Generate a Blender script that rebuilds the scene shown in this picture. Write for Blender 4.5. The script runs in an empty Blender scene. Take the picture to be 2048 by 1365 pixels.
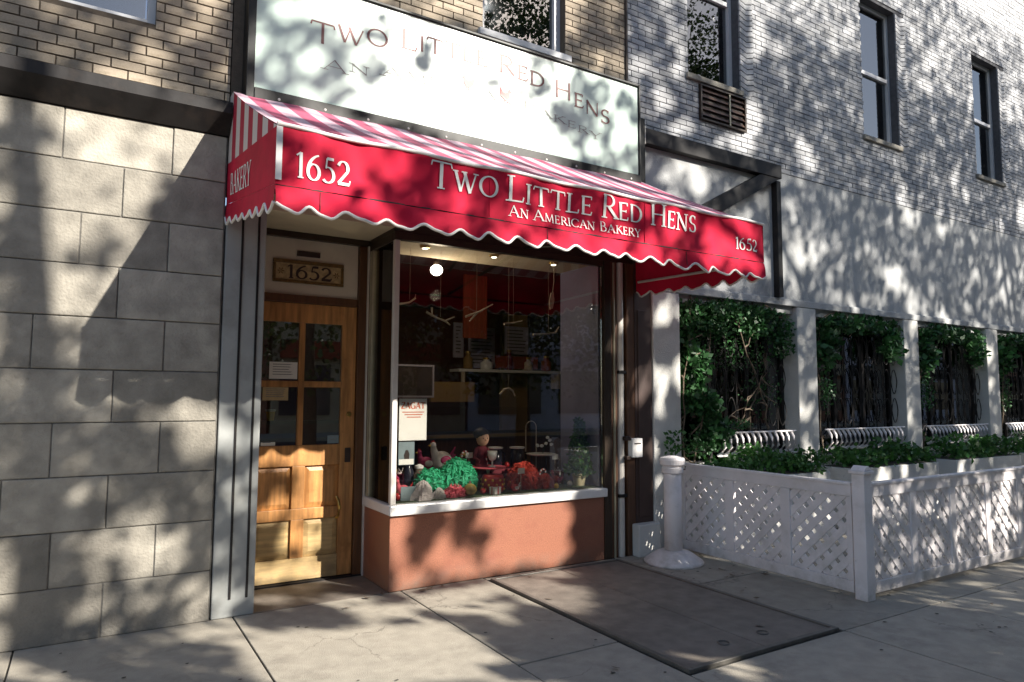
import bpy, math, random
import numpy as np
from mathutils import Vector, Matrix

random.seed(7)
rng = np.random.default_rng(7)
scene = bpy.context.scene
COL = scene.collection
PI = math.pi

# ------------------------------------------------------------------ camera
cam_data = bpy.data.cameras.new('camera')
cam = bpy.data.objects.new('camera', cam_data)
COL.objects.link(cam)
yaw, pitch, roll = math.radians(31.28), math.radians(4.62), math.radians(0.33)
fw = Vector((math.sin(yaw) * math.cos(pitch), math.cos(yaw) * math.cos(pitch), math.sin(pitch)))
rt = Vector((math.cos(yaw), -math.sin(yaw), 0))
up = rt.cross(fw)
rt2 = math.cos(roll) * rt + math.sin(roll) * up
up2 = -math.sin(roll) * rt + math.cos(roll) * up
M = Matrix((rt2, up2, -fw)).transposed().to_4x4()
M.translation = Vector((-2.025, -5.010, 1.5))
cam.matrix_world = M
cam_data.sensor_width = 36.0
cam_data.lens = 36.0 * 1362.8 / 2048.0
cam_data.shift_x = 16.0 / 2048.0
cam_data.clip_start = 0.05
cam_data.clip_end = 600
scene.camera = cam

# ------------------------------------------------------------------ light
SUN = Vector((0.55, -1.0, 0.66)).normalized()          # towards the sun
world = bpy.data.worlds.new('World')
scene.world = world
world.use_nodes = True
wn = world.node_tree.nodes
bg = wn['Background']
sky = wn.new('ShaderNodeTexSky')
sky.sky_type = 'NISHITA'
sky.sun_disc = False
sky.sun_elevation = math.asin(SUN.z)
sky.sun_rotation = math.atan2(SUN.x, SUN.y)
world.node_tree.links.new(sky.outputs[0], bg.inputs[0])
bg.inputs[1].default_value = 0.092
sun_data = bpy.data.lights.new('sun', 'SUN')
sun_data.energy = 5.0
sun_data.angle = math.radians(0.6)
sun_data.color = (1.0, 0.94, 0.84)
sun = bpy.data.objects.new('sun', sun_data)
COL.objects.link(sun)
sun.rotation_euler = (-SUN).to_track_quat('-Z', 'Y').to_euler()
scene.view_settings.view_transform = 'Standard'
scene.view_settings.look = 'None'
scene.view_settings.gamma = 1.0
scene.view_settings.use_curve_mapping = False
scene.view_settings.exposure = 1.15

# ------------------------------------------------------------------ materials
def mat(name, col, rough=0.7, var=0.12, scale=6.0, bump=0.0, bscale=60.0, metal=0.0, spec=0.5, dirt=None, dscale=1.2,
        stretch=None, translucent=0.0, island=0.0, coat=0.0, speck=0.0, crack=0.0, stain=None, foot=None):
    m = bpy.data.materials.new(name)
    m.use_nodes = True
    nt = m.node_tree
    N, Lk = nt.nodes, nt.links
    p = N['Principled BSDF']
    p.inputs['Roughness'].default_value = rough
    p.inputs['Metallic'].default_value = metal
    p.inputs['Specular IOR Level'].default_value = spec
    p.inputs['Coat Weight'].default_value = coat
    tc = N.new('ShaderNodeTexCoord')
    mp = N.new('ShaderNodeMapping')
    Lk.new(tc.outputs['Object'], mp.inputs[0])
    if stretch:
        mp.inputs['Scale'].default_value = stretch
    n = N.new('ShaderNodeTexNoise')
    n.inputs['Scale'].default_value = scale
    n.inputs['Detail'].default_value = 6
    Lk.new(mp.outputs[0], n.inputs[0])
    mr = N.new('ShaderNodeMapRange')
    mr.inputs[1].default_value = 0.3
    mr.inputs[2].default_value = 0.7
    mr.inputs[3].default_value = 1 - var
    mr.inputs[4].default_value = 1 + var
    Lk.new(n.outputs[0], mr.inputs[0])
    val = mr.outputs[0]
    if island:
        g = N.new('ShaderNodeNewGeometry')
        oi = N.new('ShaderNodeObjectInfo')
        ad = N.new('ShaderNodeMath'); ad.operation = 'ADD'
        Lk.new(g.outputs['Random Per Island'], ad.inputs[0])
        Lk.new(oi.outputs['Random'], ad.inputs[1])
        fr = N.new('ShaderNodeMath'); fr.operation = 'FRACT'
        Lk.new(ad.outputs[0], fr.inputs[0])
        m2 = N.new('ShaderNodeMapRange')
        m2.inputs[3].default_value = 1 - island
        m2.inputs[4].default_value = 1 + island
        Lk.new(fr.outputs[0], m2.inputs[0])
        mu = N.new('ShaderNodeMath'); mu.operation = 'MULTIPLY'
        Lk.new(val, mu.inputs[0]); Lk.new(m2.outputs[0], mu.inputs[1])
        val = mu.outputs[0]
    vm = N.new('ShaderNodeVectorMath'); vm.operation = 'SCALE'
    vm.inputs[0].default_value = col
    Lk.new(val, vm.inputs['Scale'])
    out = vm.outputs[0]
    if dirt:
        n2 = N.new('ShaderNodeTexNoise')
        n2.inputs['Scale'].default_value = dscale
        n2.inputs['Detail'].default_value = 8
        n2.inputs['Roughness'].default_value = 0.65
        Lk.new(tc.outputs['Object'], n2.inputs[0])
        r2 = N.new('ShaderNodeMapRange')
        r2.inputs[1].default_value = 0.52
        r2.inputs[2].default_value = 0.72
        Lk.new(n2.outputs[0], r2.inputs[0])
        mx = N.new('ShaderNodeMix'); mx.data_type = 'RGBA'
        Lk.new(r2.outputs[0], mx.inputs[0])
        Lk.new(out, mx.inputs[6])
        mx.inputs[7].default_value = (*dirt, 1)
        out = mx.outputs[2]
    def over(fac, colr):
        nonlocal out
        mx = N.new('ShaderNodeMix'); mx.data_type = 'RGBA'
        Lk.new(fac, mx.inputs[0]); Lk.new(out, mx.inputs[6]); mx.inputs[7].default_value = (*colr, 1)
        out = mx.outputs[2]
    def rng_(sock, lo, hi, to=1.0):
        r = N.new('ShaderNodeMapRange'); r.inputs[1].default_value = lo; r.inputs[2].default_value = hi; r.inputs[4].default_value = to
        Lk.new(sock, r.inputs[0]); return r.outputs[0]
    def nz(sc, det=4, rough_=0.6):
        q = N.new('ShaderNodeTexNoise'); q.inputs['Scale'].default_value = sc; q.inputs['Detail'].default_value = det; q.inputs['Roughness'].default_value = rough_
        Lk.new(tc.outputs['Object'], q.inputs[0]); return q
    if stain:                      # darker worn patches: (colour, scale, low, high, amount)
        over(rng_(nz(stain[1], 9, 0.7).outputs[0], stain[2], stain[3], stain[4]), stain[0])
    if speck:                      # aggregate grains
        over(rng_(nz(240, 2).outputs[0], 0.60, 0.70, speck), tuple(.35 * q for q in col))
        over(rng_(nz(170, 2).outputs[0], 0.62, 0.72, speck * .8), tuple(min(1, 1.5 * q) for q in col))
    if crack:                      # hairline cracks in some places only
        wv = nz(2.2, 5)
        mxv = N.new('ShaderNodeVectorMath'); mxv.operation = 'MULTIPLY_ADD'
        Lk.new(wv.outputs[1], mxv.inputs[0]); mxv.inputs[1].default_value = (.5, .5, .5); Lk.new(tc.outputs['Object'], mxv.inputs[2])
        vo = N.new('ShaderNodeTexVoronoi'); vo.feature = 'DISTANCE_TO_EDGE'; vo.inputs['Scale'].default_value = 0.75
        Lk.new(mxv.outputs[0], vo.inputs[0])
        line = rng_(vo.outputs['Distance'], 0.0055, 0.0015)
        gate = rng_(nz(0.55, 2).outputs[0], 0.52, 0.56, crack)
        mm = N.new('ShaderNodeMath'); mm.operation = 'MULTIPLY'; Lk.new(line, mm.inputs[0]); Lk.new(gate, mm.inputs[1])
        over(mm.outputs[0], tuple(.2 * q for q in col))
    if foot:                       # splash dirt that clings to the lowest part: (colour, height)
        sp_z = N.new('ShaderNodeSeparateXYZ'); Lk.new(tc.outputs['Object'], sp_z.inputs[0])
        hz = rng_(sp_z.outputs[2], foot[1], 0.0, 1.0)
        gm = rng_(nz(7, 6, .7).outputs[0], 0.35, 0.75, .9)
        mm = N.new('ShaderNodeMath'); mm.operation = 'MULTIPLY'; Lk.new(hz, mm.inputs[0]); Lk.new(gm, mm.inputs[1])
        over(mm.outputs[0], foot[0])
    Lk.new(out, p.inputs['Base Color'])
    if bump:
        nb = N.new('ShaderNodeTexNoise')
        nb.inputs['Scale'].default_value = bscale
        nb.inputs['Detail'].default_value = 4
        Lk.new(mp.outputs[0], nb.inputs[0])
        b = N.new('ShaderNodeBump')
        b.inputs['Strength'].default_value = bump
        b.inputs['Distance'].default_value = 0.01
        Lk.new(nb.outputs[0], b.inputs['Height'])
        Lk.new(b.outputs[0], p.inputs['Normal'])
    if translucent:
        t = N.new('ShaderNodeBsdfTranslucent')
        Lk.new(out, t.inputs[0])
        ms = N.new('ShaderNodeMixShader')
        ms.inputs[0].default_value = translucent
        Lk.new(p.outputs[0], ms.inputs[1]); Lk.new(t.outputs[0], ms.inputs[2])
        Lk.new(ms.outputs[0], N['Material Output'].inputs[0])
    return m

def glass(name, tint=(0.9, 0.93, 0.92), extra=0.05):
    m = bpy.data.materials.new(name)
    m.use_nodes = True
    nt = m.node_tree
    N, Lk = nt.nodes, nt.links
    N.remove(N['Principled BSDF'])
    tr = N.new('ShaderNodeBsdfTransparent'); tr.inputs[0].default_value = (*tint, 1)
    gl = N.new('ShaderNodeBsdfGlossy'); gl.inputs['Roughness'].default_value = 0.012
    fr = N.new('ShaderNodeFresnel'); fr.inputs[0].default_value = 1.52
    ad = N.new('ShaderNodeMath'); ad.operation = 'ADD'; ad.inputs[1].default_value = extra; ad.use_clamp = True
    Lk.new(fr.outputs[0], ad.inputs[0])
    ms = N.new('ShaderNodeMixShader')
    Lk.new(ad.outputs[0], ms.inputs[0])
    Lk.new(tr.outputs[0], ms.inputs[1]); Lk.new(gl.outputs[0], ms.inputs[2])
    Lk.new(ms.outputs[0], N['Material Output'].inputs[0])
    return m

def emis(name, col, s):
    m = bpy.data.materials.new(name)
    m.use_nodes = True
    p = m.node_tree.nodes['Principled BSDF']
    p.inputs['Base Color'].default_value = (*col, 1)
    p.inputs['Emission Color'].default_value = (*col, 1)
    p.inputs['Emission Strength'].default_value = s
    return m

def stripes(name, axis, period, red, white, translucent=0.15):
    m = mat(name, red, 0.75, 0.1, 9, 0.15, 90, translucent=translucent)
    nt = m.node_tree
    N, Lk = nt.nodes, nt.links
    p = N['Principled BSDF']
    tc = N.new('ShaderNodeTexCoord')
    sp = N.new('ShaderNodeSeparateXYZ'); Lk.new(tc.outputs['Object'], sp.inputs[0])
    dv = N.new('ShaderNodeMath'); dv.operation = 'DIVIDE'; dv.inputs[1].default_value = period
    Lk.new(sp.outputs[axis], dv.inputs[0])
    ad = N.new('ShaderNodeMath'); ad.operation = 'ADD'; ad.inputs[1].default_value = 100.0
    Lk.new(dv.outputs[0], ad.inputs[0])
    fr = N.new('ShaderNodeMath'); fr.operation = 'FRACT'; Lk.new(ad.outputs[0], fr.inputs[0])
    gt = N.new('ShaderNodeMath'); gt.operation = 'GREATER_THAN'; gt.inputs[1].default_value = 0.5
    Lk.new(fr.outputs[0], gt.inputs[0])
    mx = N.new('ShaderNodeMix'); mx.data_type = 'RGBA'
    src = p.inputs['Base Color'].links[0].from_socket
    Lk.new(gt.outputs[0], mx.inputs[0]); Lk.new(src, mx.inputs[6]); mx.inputs[7].default_value = (*white, 1)
    Lk.new(mx.outputs[2], p.inputs['Base Color'])
    for nd in N:
        if nd.type == 'BSDF_TRANSLUCENT':
            Lk.new(mx.outputs[2], nd.inputs[0])
    return m

RED = (0.56, 0.012, 0.046)
mt = dict(
    awning_red=mat('awning_red', RED, 0.7, 0.14, 3.0, 0.12, 260, spec=0.15, translucent=0.02, dirt=(0.38, 0.012, 0.032), dscale=1.3, stain=((0.30, 0.02, 0.04), 4.5, .56, .8, .5)),
    stripe_top=stripes('awning_stripes_top', 0, 0.236, (0.42, 0.085, 0.15), (0.60, 0.40, 0.46), 0.03),
    stripe_side=stripes('awning_stripes_side', 1, 0.284, (0.40, 0.012, 0.04), (0.62, 0.55, 0.52), 0.03),
    white_fabric=mat('white_fabric', (0.80, 0.77, 0.74), 0.7, 0.05, 8),
    sign_face=mat('sign_face', (0.56, 0.70, 0.62), 0.28, 0.06, 1.6, 0.02, 5, dirt=(0.53, 0.64, 0.58), dscale=0.9),
    sign_letter=mat('sign_letter', (0.17, 0.055, 0.050), 0.5, 0.1, 9),
    sign_script=mat('sign_script', (0.25, 0.24, 0.22), 0.5, 0.1, 9),
    sign_red=mat('sign_red', (0.50, 0.12, 0.12), 0.5, 0.1, 9),
    black_metal=mat('black_metal', (0.010, 0.010, 0.010), 0.45, 0.3, 4, 0.05, 30, spec=0.3, dirt=(0.018, 0.017, 0.015), dscale=5),
    dark_steel=mat('dark_steel', (0.018, 0.016, 0.016), 0.6, 0.4, 5, 0.1, 30, spec=0.3, dirt=(0.035, 0.027, 0.023), dscale=6),
    bronze=mat('bronze', (0.045, 0.030, 0.020), 0.42, 0.25, 4, 0.03, 20, metal=0.3),
    brown_wood=mat('brown_wood', (0.10, 0.045, 0.022), 0.5, 0.3, 4, 0.1, 30, stretch=(12, 12, 1)),
    recess_brown=mat('recess_brown', (0.06, 0.034, 0.028), 0.6, 0.25, 4, 0.05, 20),
    aluminium=mat('aluminium', (0.66, 0.62, 0.57), 0.38, 0.06, 8, 0.02, 40, metal=0.15),
    brass_trim=mat('brass_trim', (0.46, 0.42, 0.30), 0.38, 0.12, 8, metal=0.5),
    oak=mat('oak', (0.47, 0.222, 0.072), 0.45, 0.36, 3.5, 0.14, 14, stretch=(9, 9, 0.9), dirt=(0.31, 0.135, 0.038), dscale=3, stain=((0.16, 0.075, 0.028), 6, .60, .80, .6)),
    oak_dark=mat('oak_dark', (0.10, 0.042, 0.016), 0.45, 0.28, 3.5, 0.10, 14, stretch=(9, 9, 0.9)),
    oak_weathered=mat('oak_weathered', (0.52, 0.36, 0.16), 0.6, 0.26, 3.5, 0.15, 14, stretch=(0.9, 9, 9), dirt=(0.33, 0.22, 0.10), dscale=4, foot=((0.22, 0.17, 0.11), .25)),
    granite=mat('granite', (0.29, 0.115, 0.070), 0.42, 0.32, 120, 0.25, 150, dirt=(0.24, 0.085, 0.056), dscale=3.5, speck=0.35, stain=((0.20, 0.08, 0.055), 4, .58, .8, .6), foot=((0.20, 0.15, 0.115), .16)),
    cream=mat('cream_paint', (0.62, 0.55, 0.45), 0.5, 0.05, 5, dirt=(0.54, 0.47, 0.38), dscale=2),
    plaster=mat('beige_plaster', (0.58, 0.49, 0.35), 0.85, 0.08, 3, 0.1, 40, dirt=(0.46, 0.39, 0.28), dscale=2.2),
    brass=mat('brass', (0.55, 0.38, 0.12), 0.3, 0.15, 10, metal=0.9),
    gilt=mat('gilt_frame', (0.16, 0.095, 0.028), 0.45, 0.35, 40, 0.2, 60, metal=0.3),
    gilt_pale=mat('gilt_pale', (0.42, 0.31, 0.16), 0.4, 0.35, 30, 0.1, 40),
    ink=mat('ink', (0.035, 0.02, 0.015), 0.5, 0.2, 9),
    paper=mat('paper', (0.78, 0.77, 0.73), 0.8, 0.04, 9),
    paper_tan=mat('paper_tan', (0.52, 0.40, 0.22), 0.8, 0.12, 20),
    paper_grey=mat('paper_grey', (0.20, 0.26, 0.28), 0.6, 0.1, 20),
    print_grey=mat('print_grey', (0.22, 0.22, 0.22), 0.8, 0.2, 60),
    print_red=mat('print_red', (0.55, 0.10, 0.03), 0.7, 0.2, 40),
    limestone=mat('limestone', (0.32, 0.295, 0.25), 0.88, 0.24, 7, 0.7, 55, dirt=(0.20, 0.183, 0.155), dscale=1.4, island=0.24, speck=0.2, stain=((0.12, 0.11, 0.095), 2.2, .57, .82, .75), foot=((0.10, 0.09, 0.078), .7)),
    stone_joint=mat('stone_joint', (0.17, 0.16, 0.145), 0.95, 0.3, 20, 0.4, 90),
    pier_paint=mat('pier_paint', (0.34, 0.35, 0.34), 0.6, 0.1, 4, 0.1, 25, dirt=(0.25, 0.25, 0.23), dscale=3),
    mortar_tan=mat('mortar_tan', (0.105, 0.082, 0.06), 0.9, 0.2, 20, 0.3, 80),
    brick_tan=mat('brick_tan', (0.37, 0.305, 0.23), 0.8, 0.16, 18, 0.4, 70, island=0.26, dirt=(0.25, 0.20, 0.14), dscale=1.3),
    mortar_grey=mat('mortar_grey', (0.085, 0.085, 0.095), 0.9, 0.2, 20, 0.3, 80),
    brick_grey=mat('brick_grey', (0.40, 0.402, 0.415), 0.7, 0.14, 14, 0.4, 60, dirt=(0.27, 0.272, 0.285), dscale=1.1, island=0.24),
    stucco=mat('stucco', (0.46, 0.465, 0.465), 0.88, 0.10, 3, 0.5, 60, dirt=(0.34, 0.345, 0.345), dscale=1.3, stain=((0.22, 0.22, 0.21), 1.1, .55, .8, .6)),
    stucco_white=mat('stucco_white', (0.62, 0.61, 0.58), 0.85, 0.07, 4, 0.5, 70, dirt=(0.48, 0.47, 0.44), dscale=2.5),
    white_paint=mat('white_paint', (0.82, 0.77, 0.77), 0.5, 0.06, 6, 0.12, 40, dirt=(0.64, 0.60, 0.57), dscale=3.5, island=0.05, stain=((0.46, 0.42, 0.37), 9, .60, .78, .6), foot=((0.36, 0.32, 0.26), .22)),
    white_frame=mat('white_frame', (0.60, 0.60, 0.62), 0.45, 0.06, 6, 0.03, 30),
    concrete=mat('concrete', (0.360, 0.325, 0.268), 0.85, 0.12, 9, 0.45, 160, dirt=(0.29, 0.262, 0.218), dscale=1.7, island=0.08, speck=0.30, crack=0.4, stain=((0.17, 0.15, 0.125), 2.6, .53, .76, .75)),
    joint=mat('joint_dirt', (0.07, 0.065, 0.055), 0.95, 0.3, 14, 0.3, 80),
    hatch=mat('hatch_plate', (0.20, 0.172, 0.145), 0.6, 0.22, 8, 0.4, 150, dirt=(0.12, 0.103, 0.087), dscale=2.5, speck=0.35, stain=((0.24, 0.21, 0.18), 5, .58, .75, .6)),
    hatch_rim=mat('hatch_rim', (0.14, 0.13, 0.115), 0.5, 0.2, 12, 0.1, 60, metal=0.3),
    asphalt=mat('asphalt', (0.05, 0.05, 0.052), 0.9, 0.2, 10, 0.5, 120),
    kerb_stone=mat('kerb_stone', (0.34, 0.33, 0.31), 0.8, 0.15, 8, 0.2, 60),
    glass_shop=glass('shop_glass', (0.955, 0.95, 0.935), 0.02),
    glass_upper=glass('upper_glass', (0.5, 0.55, 0.6), 0.14),
    glass_door=glass('door_glass', (0.80, 0.84, 0.80), 0.16),
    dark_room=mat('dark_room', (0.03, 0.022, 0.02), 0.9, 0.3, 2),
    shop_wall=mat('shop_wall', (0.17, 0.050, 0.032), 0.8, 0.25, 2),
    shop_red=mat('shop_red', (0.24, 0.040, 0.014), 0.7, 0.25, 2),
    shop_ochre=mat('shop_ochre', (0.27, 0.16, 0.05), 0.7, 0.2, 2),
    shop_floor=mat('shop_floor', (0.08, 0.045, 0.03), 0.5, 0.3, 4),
    lavender=mat('painted_pane_reflection', (0.25, 0.245, 0.37), 0.35, 0.12, 2.2, dirt=(0.19, 0.185, 0.29), dscale=1.8),  # lavender grey paints in the outside reflections on the bay's return glass
    board_lav=mat('menu_board', (0.28, 0.25, 0.30), 0.6, 0.15, 5),
    felt=mat('felt', (0.055, 0.085, 0.03), 0.95, 0.3, 30, 0.3, 150),
    tulle=mat('green_tulle', (0.05, 0.52, 0.27), 0.6, 0.25, 22, 0.4, 60, translucent=0.3),
    tissue_pink=mat('pink_tissue', (0.72, 0.13, 0.17), 0.7, 0.25, 25, 0.3, 60, translucent=0.2),
    tissue_white=mat('white_tissue', (0.75, 0.68, 0.66), 0.8, 0.1, 20, translucent=0.2),
    toy_red=mat('toy_red', (0.45, 0.018, 0.018), 0.35, 0.15, 10),
    toy_yellow=mat('toy_yellow', (0.75, 0.45, 0.06), 0.5, 0.1, 10),
    toy_magenta=mat('toy_magenta', (0.36, 0.02, 0.10), 0.5, 0.2, 10),
    cloth_red=mat('cloth_red', (0.42, 0.035, 0.02), 0.8, 0.25, 14, 0.3, 50),
    burgundy=mat('burgundy', (0.14, 0.012, 0.022), 0.8, 0.2, 14),
    skin=mat('doll_skin', (0.62, 0.36, 0.24), 0.6, 0.08, 12),
    dark_hair=mat('dark_hair', (0.02, 0.013, 0.01), 0.6, 0.3, 30),
    enamel_black=mat('enamel_black', (0.018, 0.018, 0.03), 0.2, 0.2, 10),
    enamel_white=mat('enamel_white', (0.80, 0.78, 0.76), 0.25, 0.04, 10),
    gourd=mat('gourd', (0.33, 0.22, 0.05), 0.45, 0.3, 12),
    terracotta=mat('cream_pot', (0.66, 0.58, 0.36), 0.6, 0.1, 10),
    twig=mat('pale_twig', (0.52, 0.42, 0.33), 0.8, 0.2, 20),
    leaf=mat('ivy_leaf', (0.032, 0.105, 0.030), 0.5, 0.3, 9, translucent=0.25, island=0.6),
    leaf_dark=mat('topiary_leaf', (0.030, 0.065, 0.020), 0.5, 0.3, 9, translucent=0.2, island=0.4),
    leaf_hedge=mat('hedge_leaf', (0.05, 0.15, 0.03), 0.5, 0.3, 9, translucent=0.25, island=0.4),
    tree_leaf=mat('tree_leaf', (0.055, 0.085, 0.022), 0.55, 0.3, 3, translucent=0.12, island=0.35),
    vine=mat('dry_vine', (0.16, 0.12, 0.085), 0.9, 0.35, 14, 0.4, 60),
    bark=mat('bark', (0.09, 0.065, 0.045), 0.9, 0.35, 8, 0.6, 18, stretch=(3, 3, 0.6)),
    opp_grey=mat('opposite_grey', (0.46, 0.43, 0.50), 0.85, 0.1, 2, dirt=(0.36, 0.34, 0.38), dscale=0.6),
    opp_brick=mat('opposite_brick', (0.25, 0.11, 0.07), 0.85, 0.2, 3, dirt=(0.18, 0.08, 0.055), dscale=0.7),
    opp_tan=mat('opposite_tan', (0.38, 0.30, 0.21), 0.85, 0.15, 2, dirt=(0.28, 0.22, 0.16), dscale=0.7),
    opp_glass=mat('opposite_glass', (0.03, 0.035, 0.045), 0.1, 0.1, 2),
    bulb=emis('lit_bulb', (1.0, 0.90, 0.72), 14.0),
    spot=emis('lit_spot', (1.0, 0.88, 0.65), 2.0),
)

# ------------------------------------------------------------------ mesh builder
class MB:
    def __init__(s):
        s.v, s.f = [], []
    def add(s, vs, fs):
        o = len(s.v)
        s.v += [tuple(v) for v in vs]
        s.f += [tuple(i + o for i in f) for f in fs]
        return s
    def box(s, x0, x1, y0, y1, z0, z1):
        return s.add([(x0, y0, z0), (x1, y0, z0), (x1, y1, z0), (x0, y1, z0), (x0, y0, z1), (x1, y0, z1), (x1, y1, z1), (x0, y1, z1)],
                     [(0, 3, 2, 1), (4, 5, 6, 7), (0, 1, 5, 4), (1, 2, 6, 5), (2, 3, 7, 6), (3, 0, 4, 7)])
    def quad(s, a, b, c, d):
        return s.add([a, b, c, d], [(0, 1, 2, 3)])
    def prism(s, poly, axis, a, b):
        """polygon (2D) extruded along an axis from a to b"""
        n = len(poly)
        def p(q, t):
            return (t, q[0], q[1]) if axis == 'x' else (q[0], t, q[1]) if axis == 'y' else (q[0], q[1], t)
        vs = [p(q, a) for q in poly] + [p(q, b) for q in poly]
        fs = [tuple(range(n))[::-1], tuple(range(n, 2 * n))] + [(i, (i + 1) % n, n + (i + 1) % n, n + i) for i in range(n)]
        return s.add(vs, fs)
    def tube(s, pts, r, n=8, cap=True):
        pts = [Vector(p) for p in pts]
        rs = r if isinstance(r, (list, tuple)) else [r] * len(pts)
        vs, fs = [], []
        for i, p in enumerate(pts):
            t = (pts[min(i + 1, len(pts) - 1)] - pts[max(i - 1, 0)]).normalized()
            ref = Vector((0, 0, 1)) if abs(t.z) < 0.9 else Vector((1, 0, 0))
            a = t.cross(ref).normalized(); b = t.cross(a)
            for k in range(n):
                w = 2 * PI * k / n
                vs.append(p + rs[i] * (math.cos(w) * a + math.sin(w) * b))
        for i in range(len(pts) - 1):
            for k in range(n):
                fs.append((i * n + k, i * n + (k + 1) % n, (i + 1) * n + (k + 1) % n, (i + 1) * n + k))
        if cap:
            fs.append(tuple(range(n))); fs.append(tuple(range((len(pts) - 1) * n, len(pts) * n))[::-1])
        return s.add(vs, fs)
    def lathe(s, prof, c, n=24, sx=1.0, sy=1.0):
        vs, fs = [], []
        for (r, z) in prof:
            for k in range(n):
                w = 2 * PI * k / n
                vs.append((c[0] + sx * r * math.cos(w), c[1] + sy * r * math.sin(w), c[2] + z))
        m = len(prof)
        for i in range(m - 1):
            for k in range(n):
                fs.append((i * n + k, i * n + (k + 1) % n, (i + 1) * n + (k + 1) % n, (i + 1) * n + k))
        fs.append(tuple(range(n))[::-1]); fs.append(tuple(range((m - 1) * n, m * n)))
        return s.add(vs, fs)
    def ball(s, c, r, n=14, m=9, jit=0.0, sq=None):
        rx, ry, rz = r if isinstance(r, (tuple, list)) else (r, r, r)
        vs, fs = [], []
        for i in range(m + 1):
            th = PI * i / m
            for k in range(n):
                w = 2 * PI * k / n
                j = 1 + jit * (random.random() - 0.5)
                vs.append((c[0] + j * rx * math.sin(th) * math.cos(w), c[1] + j * ry * math.sin(th) * math.sin(w), c[2] + j * rz * math.cos(th)))
        for i in range(m):
            for k in range(n):
                fs.append((i * n + k, (i + 1) * n + k, (i + 1) * n + (k + 1) % n, i * n + (k + 1) % n))
        return s.add(vs, fs)
    def ruffle(s, c, r, n=40, amp=0.25, fr=9):
        """a crumpled cloth heap"""
        m = 14
        vs, fs = [], []
        ph = random.random() * 6
        for i in range(m + 1):
            th = PI * 0.5 * i / m
            for k in range(n):
                w = 2 * PI * k / n
                j = 1 + amp * math.sin(th) * (0.5 * math.sin(fr * w + 5 * th + ph) + 0.35 * math.sin(2.3 * fr * w - 3 * th + ph) + 0.35 * (random.random() - 0.5))
                vs.append((c[0] + j * r[0] * math.sin(th) * math.cos(w), c[1] + j * r[1] * math.sin(th) * math.sin(w), c[2] + r[2] * math.cos(th) * (1 + 0.12 * (random.random() - .5))))
        for i in range(m):
            for k in range(n):
                fs.append((i * n + k, (i + 1) * n + k, (i + 1) * n + (k + 1) % n, i * n + (k + 1) % n))
        return s.add(vs, fs)
    def leaves(s, pts, size, flat=0.0, normal=None):
        """many small pointed leaves, one quad each"""
        for p in pts:
            p = Vector(p)
            d = Vector((random.gauss(0, 1), random.gauss(0, 1), random.gauss(0, 1))).normalized()
            e = Vector((random.gauss(0, 1), random.gauss(0, 1), random.gauss(0, 1)))
            e = d.cross(e).normalized()
            L = size * random.uniform(0.7, 1.3); Wd = L * 0.34
            mid = p + d * L * 0.45
            s.add([p, mid + e * Wd, p + d * L, mid - e * Wd], [(0, 1, 2, 3)])
        return s
    def strips(s, c, r, n, L, W):
        """thin curling strips that stand out of a heap"""
        for _ in range(n):
            w = random.random() * 2 * PI; th = math.acos(random.random())
            nrm = Vector((math.sin(th) * math.cos(w), math.sin(th) * math.sin(w), math.cos(th)))
            p = Vector((c[0] + r[0] * nrm.x, c[1] + r[1] * nrm.y, c[2] + r[2] * nrm.z)) * 1.0
            tdir = nrm.cross(Vector((random.gauss(0, 1), random.gauss(0, 1), random.gauss(0, 1)))).normalized()
            side = nrm.cross(tdir).normalized()
            l = L * random.uniform(.5, 1.3); k = W * random.uniform(.6, 1.4)
            pts = [p + nrm * (-.01 + .03 * math.sin(PI * q * .8)) * random.uniform(.7, 1.3) + tdir * l * q for q in (0, .33, .66, 1)]
            vs = []
            for i, q in enumerate(pts):
                kk = k * (1, 1.1, .8, .15)[i]
                vs += [q - side * kk, q + side * kk]
            s.add(vs, [(0, 1, 3, 2), (2, 3, 5, 4), (4, 5, 7, 6)])
        return s
    def mesh(s, name, material):
        me = bpy.data.meshes.new(name)
        me.from_pydata(s.v, [], s.f)
        me.materials.append(mt[material] if isinstance(material, str) else material)
        me.update()
        return me

def smooth(o):
    for p in o.data.polygons:
        p.use_smooth = True
    return o

def link(name, me, parent=None):
    o = bpy.data.objects.new(name, me)
    COL.objects.link(o)
    if parent is not None:
        o.parent = parent
        # meshes are written in world coordinates, so undo the thing's own offset
        o.matrix_parent_inverse = Matrix.Translation(-parent.location) if parent.parent is None else Matrix.Identity(4)
    return o

def part(name, mb, material, parent, bevel=0.0, label=None, kind=None, sm=False):
    o = link(name, mb.mesh(name, material), parent)
    if bevel:
        b = o.modifiers.new('bevel', 'BEVEL'); b.width = bevel; b.segments = 2; b.limit_method = 'ANGLE'
    if label: o['label'] = label
    if kind: o['kind'] = kind
    if sm: smooth(o)
    return o

def thing(name, label, cat, loc, group=None):
    o = bpy.data.objects.new(name, None)
    COL.objects.link(o)
    o.empty_display_size = 0.1
    o.location = loc
    o['label'] = label; o['category'] = cat
    if group: o['group'] = group
    return o

def solo(name, mb, material, label, cat, group=None, bevel=0.0, sm=False):
    """a thing that is one mesh; origin at its base"""
    vs = np.array(mb.v)
    c = Vector((*((vs.min(0) + vs.max(0)) / 2)[:2], vs[:, 2].min()))
    mb.v = [(v[0] - c.x, v[1] - c.y, v[2] - c.z) for v in mb.v]
    o = link(name, mb.mesh(name, material))
    o.location = c
    o['label'] = label; o['category'] = cat
    if group: o['group'] = group
    if bevel:
        b = o.modifiers.new('bevel', 'BEVEL'); b.width = bevel; b.segments = 2; b.limit_method = 'ANGLE'
    if sm: smooth(o)
    return o

def struct(name, mb, material):
    o = link(name, mb.mesh(name, material))
    o['kind'] = 'structure'
    return o

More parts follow.
